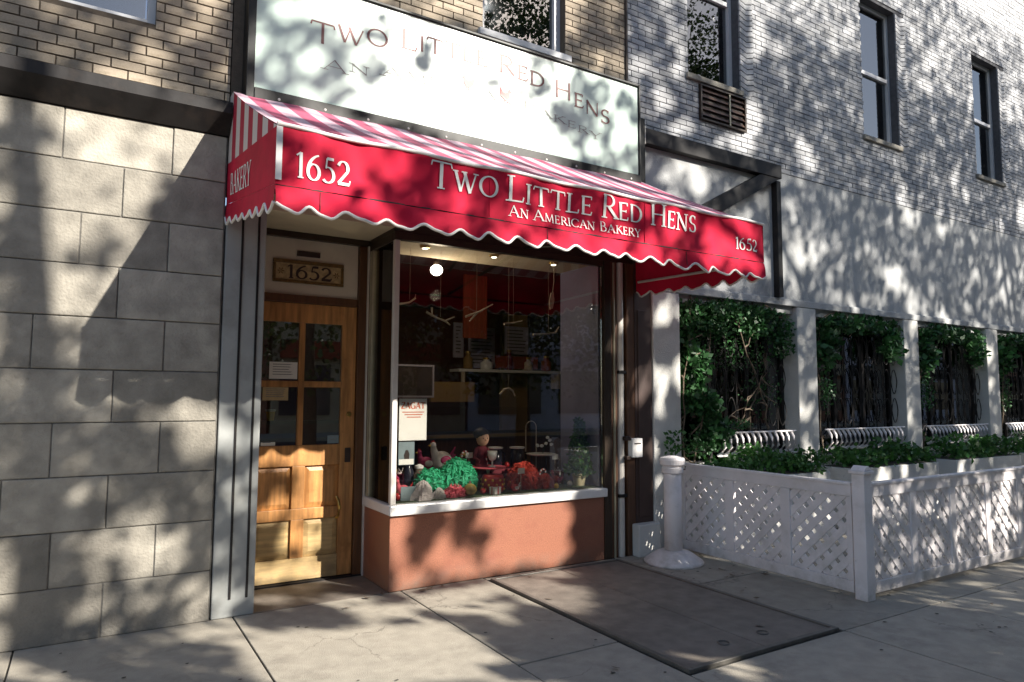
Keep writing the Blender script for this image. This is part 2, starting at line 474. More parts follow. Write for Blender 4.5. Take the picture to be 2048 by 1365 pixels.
B = lambda *a: MB().box(*a)

# ------------------------------------------------------------------ pen lettering
def arc(cx, cy, rx, ry, a0, a1, n=18):
    return [(cx + rx * math.cos(math.radians(a0 + (a1 - a0) * i / n)), cy + ry * math.sin(math.radians(a0 + (a1 - a0) * i / n))) for i in range(n + 1)]

# advance width, strokes; a stroke = (points, weight) weight: 'n' nib, number = fixed width factor; serifs = (x, y)
GL = {
 'T': (.70, [([(.35, 0), (.35, .97)], 1), ([(.03, .965), (.67, .965)], .45), ([(.04, .97), (.01, .80)], .4), ([(.66, .97), (.69, .80)], .4)], [(.35, 0)]),
 'W': (1.04, [([(.07, 1), (.30, .02)], 1), ([(.30, .02), (.50, .92)], .5), ([(.45, 1), (.72, .02)], 1), ([(.72, .02), (.97, 1)], .5)], [(.07, 1), (.45, 1), (.97, 1)]),
 'O': (.84, [(arc(.42, .5, .36, .49, 0, 360, 32), 'n')], []),
 'L': (.56, [([(.13, 0), (.13, 1)], 1), ([(.05, .03), (.52, .03)], .45), ([(.51, .02), (.55, .22)], .45)], [(.13, 1), (.10, 0)]),
 'I': (.28, [([(.14, 0), (.14, 1)], 1)], [(.14, 1), (.14, 0)]),
 'E': (.56, [([(.13, 0), (.13, 1)], 1), ([(.05, .03), (.50, .03)], .45), ([(.05, .97), (.48, .97)], .45), ([(.13, .52), (.42, .52)], .45), ([(.49, .02), (.53, .2)], .45), ([(.48, .98), (.48, .82)], .4), ([(.42, .44), (.42, .60)], .35)], []),
 'R': (.68, [([(.13, 0), (.13, 1)], 1), ([(.05, .97), (.30, .97)] + arc(.30, .735, .22, .235, 90, -90, 12) + [(.13, .50)], 'n'), ([(.30, .50), (.64, .02)], 1)], [(.13, 0), (.62, 0)]),
 'D': (.78, [([(.13, 0), (.13, 1)], 1), ([(.05, .97), (.30, .97)] + arc(.30, .5, .41, .47, 90, -90, 18) + [(.05, .03)], 'n')], []),
 'H': (.80, [([(.14, 0), (.14, 1)], 1), ([(.66, 0), (.66, 1)], 1), ([(.14, .52), (.66, .52)], .45)], [(.14, 0), (.14, 1), (.66, 0), (.66, 1)]),
 'N': (.82, [([(.13, 0), (.13, 1)], .5), ([(.10, 1), (.69, 0)], 1.05), ([(.69, 0), (.69, 1)], .5)], [(.13, 0), (.10, 1), (.69, 1)]),
 'S': (.52, [(arc(.27, .74, .19, .24, 35, 270, 16) + arc(.26, .26, .21, .24, 90, -145, 16), 'n'), ([(.43, .98), (.43, .78)], .35), ([(.07, .02), (.07, .24)], .35)], []),
 'A': (.76, [([(.05, 0), (.37, 1)], .5), ([(.36, 1), (.70, 0)], 1.05), ([(.18, .36), (.58, .36)], .4)], [(.06, 0), (.70, 0)]),
 'M': (.98, [([(.09, 0), (.15, 1)], .5), ([(.15, 1), (.48, .04)], 1), ([(.48, .04), (.80, 1)], .5), ([(.80, 1), (.87, 0)], 1)], [(.09, 0), (.87, 0)]),
 'C': (.74, [(arc(.42, .5, .36, .49, 42, 318, 26), 'n'), ([(.69, .95), (.69, .72)], .4)], []),
 'B': (.62, [([(.13, 0), (.13, 1)], 1), ([(.05, .97), (.28, .97)] + arc(.28, .755, .19, .215, 90, -90, 12) + [(.13, .54)], 'n'), ([(.13, .54), (.30, .54)] + arc(.30, .285, .24, .255, 90, -90, 12) + [(.05, .03)], 'n')], []),
 'K': (.70, [([(.13, 0), (.13, 1)], 1), ([(.14, .46), (.58, 1)], .5), ([(.26, .60), (.66, .01)], 1)], [(.13, 0), (.13, 1), (.58, 1), (.66, 0)]),
 'Y': (.70, [([(.05, 1), (.35, .46)], 1), ([(.35, .46), (.64, 1)], .5), ([(.35, 0), (.35, .46)], 1)], [(.06, 1), (.64, 1), (.35, 0)]),
 'Z': (.62, [([(.05, .97), (.58, .97)], .6), ([(.58, .97), (.04, .03)], 1), ([(.04, .03), (.58, .03)], .6)], []),
 'G': (.80, [(arc(.42, .5, .36, .49, 42, 330, 26), 'n'), ([(.72, .02), (.72, .44)], 1), ([(.52, .44), (.74, .44)], .6)], []),
 'X': (.70, [([(.08, 1), (.64, 0)], 1), ([(.08, 0), (.62, 1)], .5)], []),
 '1': (.42, [([(.24, 0), (.24, 1)], 1), ([(.24, 1), (.06, .86)], .5)], [(.24, 0)]),
 '6': (.62, [(arc(.31, .32, .24, .31, 0, 360, 24), 'n'), (arc(.60, .32, .53, .68, 100, 180, 12), 'n')], []),
 '5': (.58, [(arc(.25, .31, .25, .31, 115, -140, 20), 'n'), ([(.16, .56), (.20, .97)], .5), ([(.20, .96), (.50, .97)], .9)], []),
 '2': (.60, [(arc(.28, .70, .21, .28, 160, -28, 16) + [(.07, .07)], 'n'), ([(.05, .055), (.54, .055)], 1), ([(.54, .05), (.58, .22)], .4)], []),
 ' ': (.34, [], []),
}

def lettering(text, place, x0, x1, z, cap, small=0.76, thick=0.135, thin=0.05, serif=True, caps_first=True, arch=None, off=0.0):
    """draws text between x0 and x1 on baseline z; place(x, z, k) -> 3D point, k = layer number"""
    mb = MB(); words = [mb]
    adv = 0; runs = []
    prev = ' '
    for ch in text:
        k = 1.0 if (not caps_first or prev == ' ' or ch.isdigit()) else small
        w = GL[ch][0] * k + 0.05
        runs.append((ch, k, adv)); adv += w
        prev = ch
    sx = (x1 - x0) / (adv - 0.05)
    layer = 0
    for ch, k, a in runs:
        if ch == ' ':
            mb = MB(); words.append(mb)
        w0, strokes, serifs = GL[ch]
        xb = x0 + a * sx
        zz = z + (arch(xb + sx * w0 * k / 2) if arch else 0)
        slope = 0
        def P(q, L):
            return place(xb + q[0] * sx * k, zz + q[1] * cap * k, L)
        def seg(pts, wf):
            nonlocal layer
            layer += 1
            pts = [(p[0] * sx * k, p[1] * cap * k) for p in pts]
            Ls, Rs = [], []
            for i, p in enumerate(pts):
                q0 = pts[max(i - 1, 0)]; q1 = pts[min(i + 1, len(pts) - 1)]
                dx, dz = q1[0] - q0[0], q1[1] - q0[1]
                l = math.hypot(dx, dz) or 1
                dx /= l; dz /= l
                if wf == 'n':
                    h = cap * (thin + (thick - thin) * abs(dz) ** 1.4)
                else:
                    h = cap * thick * wf
                h = max(h, cap * thin) * (0.5 if k == 1 else 0.46)
                Ls.append((p[0] - dz * h, p[1] + dx * h)); Rs.append((p[0] + dz * h, p[1] - dx * h))
            vs = [place(xb + q[0], zz + q[1], layer) for q in Ls] + [place(xb + q[0], zz + q[1], layer) for q in Rs]
            n = len(pts)
            mb.add(vs, [(n + i, n + i + 1, i + 1, i) for i in range(n - 1)])
        for pts, wf in strokes:
            seg(pts, wf)
        if serif:
            for sxx, sy in serifs:
                yy = sy + (0.018 if sy < .5 else -0.018)
                seg([(sxx - .12, yy), (sxx + .12, yy)], .33)
    return words if len(words) > 1 else mb

def words(name, lst, material, parent):
    for w in lst:
        part(name, w, material, parent)

# ================================================================== the ground
struct('street', B(-120, 120, -18.0, -6.42, -0.40, -0.13), 'asphalt')
struct('far_pavement', B(-120, 120, -40, -18.0, -0.40, 0.0), 'concrete')
kerb = struct('kerb', B(-120, 120, -6.42, -6.25, -0.40, 0.0), 'kerb_stone')
pav = struct('pavement', B(-60, 60, -6.25, 6.0, -0.40, -0.012), 'joint')
far = B(-60, 60, -6.25, -5.42, -0.0105, 0.0)
part('kerb_strip', far, 'concrete', pav)

xs_left = [-5.96, -4.75, -3.54, -2.33, -1.12, 0.10]
rows_left = [0.0, -2.06, -3.4, -4.75, -5.42]
cells = []
for a, b in zip(xs_left, xs_left[1:]):
    for c, d in zip(rows_left, rows_left[1:]):
        cells.append((a, b, d, c))
for c, d in ((-0.0, -1.685), (-1.685, -3.0), (-3.0, -4.3), (-4.3, -5.42)):
    cells.append((0.10, 0.83, d, c))
for c, d in ((-2.27, -3.6), (-3.6, -5.42)):
    cells.append((0.83, 2.23, d, c))
cells.append((0.83, 2.23, -0.07, 0.0))
xs_right = [2.23, 3.45, 4.7, 5.95, 7.2, 8.45, 9.7, 10.95, 12.2]
rows_right = [0.0, -1.02, -2.27, -3.5, -4.75, -5.42]
for a, b in zip(xs_right, xs_right[1:]):
    for c, d in zip(rows_right, rows_right[1:]):
        cells.append((a, b, d, c))
unit = B(-.5, .5, -.5, .5, -0.011, 0).mesh('slab', 'concrete')
for i, (a, b, c, d) in enumerate(cells):
    # each slab: its own size, a hair of settlement, an eased edge
    mb = B(a + 0.005, b - 0.005, c + 0.005, d - 0.005, -0.0115, random.uniform(-0.0012, 0.0016))
    part('slab', mb, 'concrete', pav, bevel=0.004)

# flattened gum spots and scraps trodden on to the slabs
sp = MB()
for i in range(120):
    x = random.uniform(-2.4, 4.5); y = random.uniform(-3.2, -0.2)
    if .8 < x < 2.26 and y > -2.3: continue
    r = random.uniform(0.005, 0.016)
    n = 8
    sp.add([(x + r * random.uniform(.7, 1.2) * math.cos(2 * PI * k / n), y + r * random.uniform(.6, 1.1) * math.sin(2 * PI * k / n), 0.0055) for k in range(n)], [tuple(range(n))])
so = link('gum_spots', sp.mesh('gum_spots', 'joint'))
so['kind'] = 'stuff'; so['label'] = 'dark trodden gum spots on the pale sidewalk slabs'; so['category'] = 'litter'

lv = MB()
for i in range(34):
    x, y = random.choice([(random.uniform(-1.0, 2.3), -abs(random.gauss(0, .10)) - .03), (random.uniform(-2.2, 5), random.uniform(-3.5, -.2)), (random.uniform(2.3, 3.0), random.uniform(-1.6, -.1))])
    w = random.random() * 6.28; L = random.uniform(.018, .042); ca, sa = math.cos(w), math.sin(w)
    q = lambda u, v, h_: (x + u * ca - v * sa, y + u * sa + v * ca, .008 + h_)
    lv.add([q(-L, 0, .004), q(0, -L * .5, .0), q(L, 0, .007), q(0, L * .5, .006)], [(0, 1, 2), (0, 2, 3)])
lo_ = link('fallen_leaves', lv.mesh('fallen_leaves', 'vine'))
lo_['kind'] = 'stuff'; lo_['label'] = 'few dry brown leaves fallen on the sidewalk and along the shop base'; lo_['category'] = 'leaves'

# cellar hatch let into the pavement
h = thing('cellar_hatch', 'dark two-leaf cellar hatch plate sunk in the sidewalk before the display window', 'cellar hatch', (1.52, -1.15, 0))
HX0, HX1, HY0, HY1 = 0.85, 2.21, -2.25, -0.085
rim = MB()
rim.box(HX0, HX0 + .035, HY0, HY1, -0.011, 0.016).box(HX1 - .035, HX1, HY0, HY1, -0.011, 0.016)
rim.box(HX0 + .035, HX1 - .035, HY0, HY0 + .035, -0.011, 0.016).box(HX0 + .035, HX1 - .035, HY1 - .03, HY1, -0.011, 0.016)
part('rim', rim, 'hatch_rim', h, bevel=0.004)
for a, b in ((HX0 + .040, 1.527), (1.533, HX1 - .040)):
    part('leaf_plate', B(a, b, HY0 + .042, HY1 - .036, -0.011, 0.008), 'hatch', h, bevel=0.003)
for x in (1.35, 1.71):
    part('lift_ring', MB().tube([(x + .035 * math.cos(w), -2.05 + .035 * math.sin(w), 0.012) for w in np.linspace(0, 2 * PI, 15)], 0.005, 5, False), 'hatch_rim', h)

# ================================================================== bricks
def brick_wall(root, rect, holes, y, L, H, jt, material, mortar_depth, near, limit, y_proud=0.010, wall_name='wall', mortar='mortar_tan'):
    """running bond; the nearest `limit` bricks become objects, the rest one joined part"""
    x0, x1, z0, z1 = rect
    full = B(-.5, .5, 0, 1, -.5, .5).mesh('brick', material)
    lst = []
    r = 0
    z = z0
    while z < z1 - 0.01:
        za, zb = z + jt / 2, min(z + H - jt / 2, z1)
        off = 0 if r % 2 == 0 else L / 2
        k = math.floor((x0 - off) / L)
        x = off + k * L
        while x < x1:
            segs = [(max(x + jt / 2, x0), min(x + L - jt / 2, x1))]
            for (hx0, hx1, hz0, hz1) in holes:
                if zb > hz0 and za < hz1:
                    new = []
                    for a, b in segs:
                        if b <= hx0 or a >= hx1:
                            new.append((a, b))
                        else:
                            if a < hx0: new.append((a, hx0))
                            if b > hx1: new.append((hx1, b))
                    segs = new
            for a, b in segs:
                if b - a > 0.02:
                    lst.append(((a + b) / 2, (za + zb) / 2, b - a, zb - za))
            x += L
        z += H
        r += 1
    lst.sort(key=lambda q: near(q[0], q[1]))
    for q in lst[:limit]:
        o = link('brick', full, root)
        pr = y_proud + random.uniform(-0.003, 0.003)
        o.location = (q[0], y - pr, q[1])
        o.scale = (q[2], pr + 0.008, q[3])
    rest = MB()
    for q in lst[limit:]:
        pr = y_proud + random.uniform(-0.003, 0.003)
        rest.box(q[0] - q[2] / 2, q[0] + q[2] / 2, y - pr, y + 0.008, q[1] - q[3] / 2, q[1] + q[3] / 2)
    if rest.v:
        part('brickwork', rest, material, root, kind='stuff')
    # mortar body with the holes left open
    xsx = sorted({x0, x1, *[v for hh in holes for v in hh[:2] if x0 < v < x1]})
    zsz = sorted({z0, z1, *[v for hh in holes for v in hh[2:] if z0 < v < z1]})
    wb = MB()
    for a, b in zip(xsx, xsx[1:]):
        for c, d in zip(zsz, zsz[1:]):
            if not any(a >= hh[0] - 1e-6 and b <= hh[1] + 1e-6 and c >= hh[2] - 1e-6 and d <= hh[3] + 1e-6 for hh in holes):
                wb.box(a, b, y, y + mortar_depth, c, d)
    part(wall_name, wb, mortar, root)

def sash_window(root, x0, x1, z0, z1, y, frame_mat, rev=0.11, split=0.55, room='dark_room', fw_=0.05):
    """a sash window set back in its opening: frame > pane"""
    yb = y + rev
    f = MB()
    f.box(x0, x0 + fw_, yb - .03, yb + .04, z0, z1).box(x1 - fw_, x1, yb - .03, yb + .04, z0, z1)
    f.box(x0 + fw_, x1 - fw_, yb - .03, yb + .04, z0, z0 + fw_ * 1.2).box(x0 + fw_, x1 - fw_, yb - .03, yb + .04, z1 - fw_, z1)
    zm = z0 + (z1 - z0) * split
    w = part('window', f, frame_mat, root)
    part('meeting_rail', B(x0 + fw_, x1 - fw_, yb - .022, yb + .035, zm - .025, zm + .025), frame_mat, w)
    part('pane', B(x0 + fw_, x1 - fw_, yb + .012, yb + .018, z0 + fw_ * 1.2, zm - .025), 'glass_upper', w)
    part('pane', B(x0 + fw_, x1 - fw_, yb - .006, yb, zm + .025, z1 - fw_), 'glass_upper', w)
    if split == 0.5:
        part('roller_blind', B(x0 + fw_, x1 - fw_, yb + .05, yb + .056, z0 + (z1 - z0) * .62, z1), 'cream', w)
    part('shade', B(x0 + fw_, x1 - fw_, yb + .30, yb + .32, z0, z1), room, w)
    return w

# ================================================================== the bakery building
bk = thing('bakery_building', 'brick bakery building with oak door and projecting display window under the red awning', 'building', (0.6, 0.3, 0))
W1 = (0.777, 1.675, 4.70, 6.45)
brick_wall(bk, (-1.26, 2.415, 4.52, 7.2), [W1], 0.0, 0.195, 0.062, 0.010, 'brick_tan', 0.30,
           lambda x, z: math.hypot((x - 2.0) * 0.8, z - 4.7), 280)
part('sign_backing_wall', B(-1.26, 2.415, 0.002, 0.30, 2.955, 4.517), 'mortar_tan', bk)
sash_window(bk, *W1, 0.0, 'white_frame', fw_=0.065)
part('window_sill', B(0.73, 1.72, -0.05, 0.11, 4.635, 4.698), 'white_frame', bk, bevel=0.006)

# stall riser and sill of the projecting bay
part('stall_riser', B(0.0, 2.12, 0.0, 0.60, 0.0, 0.572), 'granite', bk, bevel=0.006)
part('display_sill', B(-0.014, 2.135, -0.038, 0.60, 0.574, 0.654), 'enamel_white', bk, bevel=0.012)
part('corner_mullion', B(0.004, 0.050, 0.004, 0.050, 0.655, 2.74), 'aluminium', bk, bevel=0.006)
part('rear_mullion', B(0.004, 0.045, 0.50, 0.565, 0.655, 2.74), 'brass_trim', bk, bevel=0.005)
part('head_rail', MB().box(0.0, 2.12, -0.004, 0.052, 2.742, 2.80).box(0.0, 0.05, 0.053, 0.60, 2.742, 2.80), 'bronze', bk, bevel=0.004)
part('shop_pane', B(0.051, 2.118, 0.022, 0.030, 0.656, 2.741), 'glass_shop', bk)
part('side_pane', B(0.022, 0.030, 0.051, 0.499, 0.656, 2.741), 'glass_shop', bk)
part('header', B(0.0, 2.52, 0.006, 0.66, 2.802, 2.953), 'bronze', bk)

# right-hand trim of the bay
part('end_post', B(2.12, 2.205, -0.014, 0.66, 0.0, 2.80), 'bronze', bk, bevel=0.006)
part('trim_board', B(2.207, 2.292, 0.006, 0.12, 0.0, 2.80), 'brown_wood', bk, bevel=0.004)
part('trim_bead', MB().tube([(2.250, 0.004, 0.0), (2.250, 0.004, 2.79)], 0.012, 8), 'brass_trim', bk)
part('back_board', MB().box(2.293, 2.402, 0.16, 0.20, 0.0, 2.95).box(2.501, 2.72, -0.012, 0.20, 0.0, 2.95), 'recess_brown', bk)
part('jamb', B(2.402, 2.500, -0.008, 0.158, 0.0, 2.80), 'brown_wood', bk, bevel=0.006)
part('recess_panel', B(2.535, 2.70, -0.022, -0.0125, 0.35, 2.35), 'recess_brown', bk, bevel=0.01)
dp = MB().tube([(2.346, 0.03, 0.0), (2.346, 0.03, 2.80)], 0.037, 14)
part('downpipe', dp, 'aluminium', bk, sm=False)
for z in (0.55, 1.72):
    part('pipe_clamp', B(2.300, 2.392, -0.012, 0.075, z, z + .03), 'dark_steel', bk)

# entrance recess
part('entry_soffit', B(-1.16, -0.002, 0.0, 0.66, 2.835, 2.953), 'plaster', bk)
part('entry_head', B(-1.0, -0.002, 0.575, 0.66, 2.785, 2.834), 'bronze', bk)
part('entry_pier', B(-1.26, -0.985, -0.01, 0.66, 0.0, 2.834), 'pier_paint', bk, bevel=0.008)
part('pier_groove', MB().box(-1.155, -1.14, -0.016, -0.009, 0.12, 2.83).box(-1.045, -1.03, -0.016, -0.009, 0.12, 2.83), 'dark_steel', bk)
part('threshold', B(-0.985, 0.0, 0.58, 0.75, -0.011, 0.014), 'dark_steel', bk)
part('recess_floor', B(-0.985, -0.001, 0.0, 0.578, -0.011, 0.002), 'hatch', bk)
part('door_frame', MB().box(-0.984, -0.966, 0.60, 0.68, 0.015, 2.31).box(-0.083, -0.012, 0.585, 0.68, 0.015, 2.785).box(-0.965, -0.084, 0.60, 0.68, 2.252, 2.318), 'oak_dark', bk, bevel=0.004)
part('jamb_strip', B(-0.012, 0.0, 0.566, 0.60, 0.0, 2.785), 'aluminium', bk)
part('transom_panel', B(-0.984, -0.084, 0.625, 0.66, 2.319, 2.785), 'cream', bk)
# number plate over the door
npl = part('number_plate', MB().box(-0.797, -0.213, 0.605, 0.624, 2.577, 2.606).box(-0.797, -0.213, 0.605, 0.624, 2.415, 2.440)
           .box(-0.797, -0.775, 0.605, 0.624, 2.441, 2.576).box(-0.235, -0.213, 0.605, 0.624, 2.441, 2.576), 'gilt', bk, bevel=0.004)
part('plate_face', B(-0.774, -0.236, 0.614, 0.624, 2.441, 2.576), 'gilt_pale', npl)
pl_place = lambda x, z, L: (x, 0.6125 - 0.0003 * L, z)
part('numerals', lettering('1652', pl_place, -0.69, -0.315, 2.455, 0.108, thick=0.20, thin=0.09, caps_first=False), 'ink', npl)
orn = MB()
for cx in (-0.735, -0.275):
    for k in range(6):
        w = k * PI / 3
        orn.add([(cx + .002 * math.cos(w), 0.6118, 2.508), (cx + .018 * math.cos(w + .3), 0.6118, 2.508 + .018 * math.sin(w + .3)), (cx + .032 * math.cos(w), 0.6118, 2.508 + .032 * math.sin(w)), (cx + .018 * math.cos(w - .3), 0.6118, 2.508 + .018 * math.sin(w - .3))], [(0, 1, 2, 3)])
part('ornament', orn, 'gilt', npl)
part('name_plate', B(-0.607, -0.415, 0.612, 0.624, 2.643, 2.688), 'ink', bk, bevel=0.003)

# the oak door
DX0, DX1, DY = -0.964, -0.086, 0.62
door = part('door', MB().box(DX0, DX0 + .085, DY, DY + .045, 0.02, 2.25).box(DX1 - .122, DX1, DY, DY + .045, 0.02, 2.25), 'oak', bk, bevel=0.003)
IX0, IX1 = DX0 + .086, DX1 - .123
MX = -0.542
part('top_rail', B(IX0, IX1, DY + .001, DY + .045, 2.092, 2.25), 'oak', door, bevel=0.003)
part('lock_rail', B(IX0, IX1, DY + .001, DY + .045, 0.925, 1.092), 'oak', door, bevel=0.003)
part('middle_rail', B(IX0, IX1, DY + .001, DY + .045, 0.498, 0.585), 'oak', door, bevel=0.003)
part('bottom_rail', B(IX0, IX1, DY + .001, DY + .045, 0.02, 0.195), 'oak_weathered', door, bevel=0.003)
part('muntin', MB().box(MX - .024, MX + .024, DY + .002, DY + .04, 1.093, 2.091).box(IX0, MX - .025, DY + .003, DY + .04, 1.563, 1.613).box(MX + .025, IX1, DY + .003, DY + .04, 1.563, 1.613), 'oak', door, bevel=0.003)
part('panel_muntin', MB().box(MX - .052, MX + .052, DY + .002, DY + .045, 0.586, 0.924).box(MX - .052, MX + .052, DY + .002, DY + .045, 0.196, 0.497), 'oak', door, bevel=0.003)
for za, zb in ((0.586, 0.924), (0.196, 0.497)):
    for xa, xb in ((IX0, MX - .053), (MX + .053, IX1)):
        p = MB()
        # raised and fielded panel
        q0 = [(xa, za), (xb, za), (xb, zb), (xa, zb)]
        ins = .042
        q1 = [(xa + ins, za + ins), (xb - ins, za + ins), (xb - ins, zb - ins), (xa + ins, zb - ins)]
        p.add([(x, DY + .030, z) for x, z in q0] + [(x, DY + .014, z) for x, z in q1], [(0, 1, 5, 4), (1, 2, 6, 5), (2, 3, 7, 6), (3, 0, 4, 7), (4, 5, 6, 7)])
        part('panel', p, 'oak' if za > .5 else 'oak_weathered', door)
for za, zb in ((1.614, 2.091), (1.093, 1.562)):
    for xa, xb in ((IX0, MX - .025), (MX + .025, IX1)):
        part('pane', B(xa, xb, DY + .018, DY + .024, za, zb), 'glass_door', door)
part('lock', MB().lathe([(0.001, -.012), (.022, -.01), (.022, 0), (.018, .004)], (0, 0, 0), 16), 'brass', door)
lk = COL.objects['lock']; lk.rotation_euler = (PI / 2, 0, 0); lk.location = (-0.135, DY - .004, 1.34)
lp = MB().box(-0.165, -0.115, DY - .012, DY - .001, 0.94, 1.06)
part('latch_plate', lp, 'ink', door, bevel=0.004)
hd = MB().tube([(-0.225, DY - .002, 0.66), (-0.222, DY - .045, 0.64), (-0.215, DY - .058, 0.58), (-0.222, DY - .048, 0.51), (-0.225, DY - .002, 0.485)], [.010, .012, .015, .012, .010], 8)
part('pull_handle', hd, 'brass', door, sm=True)

# shop interior (seen through the panes)
part('display_floor', B(0.052, 2.118, 0.053, 0.60, 0.655, 0.662), 'felt', bk)
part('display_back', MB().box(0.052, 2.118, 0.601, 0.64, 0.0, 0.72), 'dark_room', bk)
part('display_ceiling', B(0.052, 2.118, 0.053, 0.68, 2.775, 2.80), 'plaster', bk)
part('shadow_screen', MB().box(0.062, 0.074, 0.06, 0.50, 0.663, 1.46), 'brown_wood', bk)  # added panel: blocks sun crossing the bay, to shade the door's right part
part('display_side', B(2.100, 2.118, 0.053, 0.66, 0.663, 2.774), 'lavender', bk)  # solid panel in place of return glass, its reflection put into the colour
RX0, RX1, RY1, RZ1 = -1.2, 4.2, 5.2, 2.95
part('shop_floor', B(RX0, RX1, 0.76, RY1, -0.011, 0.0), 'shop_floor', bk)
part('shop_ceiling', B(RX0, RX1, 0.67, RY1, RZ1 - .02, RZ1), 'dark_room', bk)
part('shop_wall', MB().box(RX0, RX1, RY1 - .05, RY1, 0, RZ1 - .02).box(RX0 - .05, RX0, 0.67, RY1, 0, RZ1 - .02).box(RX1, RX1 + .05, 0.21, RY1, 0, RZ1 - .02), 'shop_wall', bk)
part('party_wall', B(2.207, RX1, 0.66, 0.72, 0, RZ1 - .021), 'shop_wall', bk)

# ------------------------------------------------------------------ lamps that are lit in the shop
def lamp_light(name, loc, energy, col, parent):
    l = bpy.data.lights.new(name, 'POINT')
    l.energy = energy; l.color = col; l.shadow_soft_size = 0.05
    o = bpy.data.objects.new(name, l); COL.objects.link(o)
    o.parent = parent
    o.location = Vector(loc) - parent.location
    return o
s = thing('pendant_lamp', 'large glowing white bulb hanging high inside the display window', 'lamp', (0.749, 0.80, 2.64))
part('bulb', MB().ball((0.749, 0.80, 2.69), (.058, .058, .052)), 'bulb', s, sm=True)
part('socket', MB().lathe([(.022, 0.0), (.030, .03), (.030, .07), (.012, .10)], (0.749, 0.80, 2.735), 12), 'bronze', s)
part('flex', MB().tube([(0.749, 0.80, 2.83), (0.749, 0.80, 2.93)], .006, 6), 'ink', s)
lamp_light('bulb_light', (0.749, 0.80, 2.45), 5, (1, .84, .6), s)
names = ['leftmost small recessed spotlight in the beige display ceiling, above the glowing bulb', 'middle small recessed spotlight in the beige display ceiling', 'rightmost small recessed spotlight in the beige display ceiling near the right side pane']
for (x, y), nm in zip(((0.375, .25), (1.06, .25), (1.72, .25)), names):
    s = thing('recessed_spotlight', nm, 'spotlight', (x, y, 2.755), 'recessed spotlights over the window display')
    part('ring', MB().lathe([(.030, .0), (.042, .004), (.044, .0195), (.030, .0195)], (x, y, 2.755), 18), 'brass', s)
    part('bulb', MB().lathe([(.002, .004), (.022, .006), (.026, .014)], (x, y, 2.742), 14), 'spot', s)

# ------------------------------------------------------------------ shop furniture
def shelf_unit():
    t = thing('wall_shelf', 'long pale-edged wall shelf across the back of the dim shop', 'shelf', (2.6, 2.6, 1.79))
    part('board', B(1.86, 3.55, 2.44, 2.70, 1.80, 1.835), 'enamel_white', t)
    part('upright', B(1.90, 1.935, 2.43, 2.47, 1.45, 1.799), 'twig', t)
    part('bracket', B(3.35, 3.39, 2.45, 2.70, 1.60, 1.799), 'twig', t)
shelf_unit()
for i, (x, h_, r_, m, lab) in enumerate(((2.05, .20, .06, 'shop_ochre', 'ochre jar at the left end of the wall shelf'), (2.32, .13, .08, 'enamel_white', 'white tin left of the middle of the wall shelf'), (2.66, .24, .05, 'burgundy', 'tall wine-red bottle on the wall shelf'),
        (2.95, .15, .07, 'twig', 'pale jar right of the middle of the wall shelf'), (3.25, .18, .07, 'shop_red', 'orange-red tin at the right end of the wall shelf'))):
    t = thing('shelf_jar', lab, 'jar', (x, 2.57, 1.835), 'jars on the wall shelf')
    part('body', MB().lathe([(r_ * .9, .001), (r_, .02), (r_, h_ * .7), (r_ * .55, h_ * .85), (r_ * .55, h_)], (x, 2.57, 1.835), 16), m, t, sm=True)
    part('lid', MB().lathe([(r_ * .6, h_ + .001), (r_ * .6, h_ + .025), (.01, h_ + .03)], (x, 2.57, 1.835), 14), 'brass', t)
ct = thing('shop_counter', 'low brown serving counter deep inside the shop', 'counter', (2.2, 2.6, 0))
part('cabinet', B(1.25, 3.6, 2.30, 2.85, 0.0, 1.00), 'brown_wood', ct)
part('top', B(1.22, 3.63, 2.26, 2.88, 1.001, 1.04), 'shop_ochre', ct)
part('glass_front', B(1.26, 3.5, 2.32, 2.33, 1.041, 1.36), 'glass_shop', ct)
bx = solo('panel_board', B(1.30, 1.86, 2.05, 2.10, 1.43, 1.66), 'shop_ochre', 'brownish panel beside the counter, low behind the window glass', 'panel')
rc = MB()
for i in range(9):
    xx = 1.70 + i * .034
    rc.box(xx, xx + .034, 2.02 + (.012 if i % 2 else 0), 2.06, 2.18, 2.95)
solo('red_curtain', rc, 'shop_red', 'narrow orange-red drape hanging from the shop ceiling', 'curtain')
oc = solo('ochre_partition', B(2.75, 3.75, 2.90, 2.96, 1.04, 2.62), 'shop_ochre', 'ochre partition board behind the wall shelf', 'partition')
k = 0
for (xa, xb, za, zb, lab) in ((1.86, 2.00, 1.98, 2.42, 'tall narrow pale menu board left of the others on the shop wall'),
                              (2.08, 2.46, 1.86, 2.38, 'lavender menu board in the middle of the shop wall above the shelf'),
                              (2.62, 2.98, 2.05, 2.42, 'upper lavender menu board on the ochre partition')):
    t = thing('menu_board', lab, 'menu board', ((xa + xb) / 2, 2.60, za), 'menu boards in the shop')
    part('panel', B(xa, xb, 2.60, 2.625, za, zb), 'board_lav', t)
    ln = MB()
    zz = zb - .06
    while zz > za + .04:
        ln.box(xa + .03, xb - random.uniform(.03, .10), 2.595, 2.599, zz, zz + .012); zz -= .045
    part('print_line', ln, 'ink', t)
t = thing('red_banner', 'small red board of pale vertical strokes on the shop wall', 'banner', (2.85, 2.55, 1.86))
part('panel', B(2.45, 3.10, 2.55, 2.575, 1.86, 2.02), 'shop_red', t)
ch = thing('chalkboard', 'dark framed chalkboard behind the left mullion of the display window', 'chalkboard', (0.85, 1.5, 1.5))
part('slate', B(0.66, 1.05, 1.50, 1.52, 1.50, 1.80), 'ink', ch)
part('frame', MB().box(0.64, 1.07, 1.49, 1.525, 1.801, 1.82).box(0.64, 1.07, 1.49, 1.525, 1.48, 1.499).box(0.64, .659, 1.49, 1.525, 1.50, 1.80).box(1.051, 1.07, 1.49, 1.525, 1.50, 1.80), 'board_lav', ch)
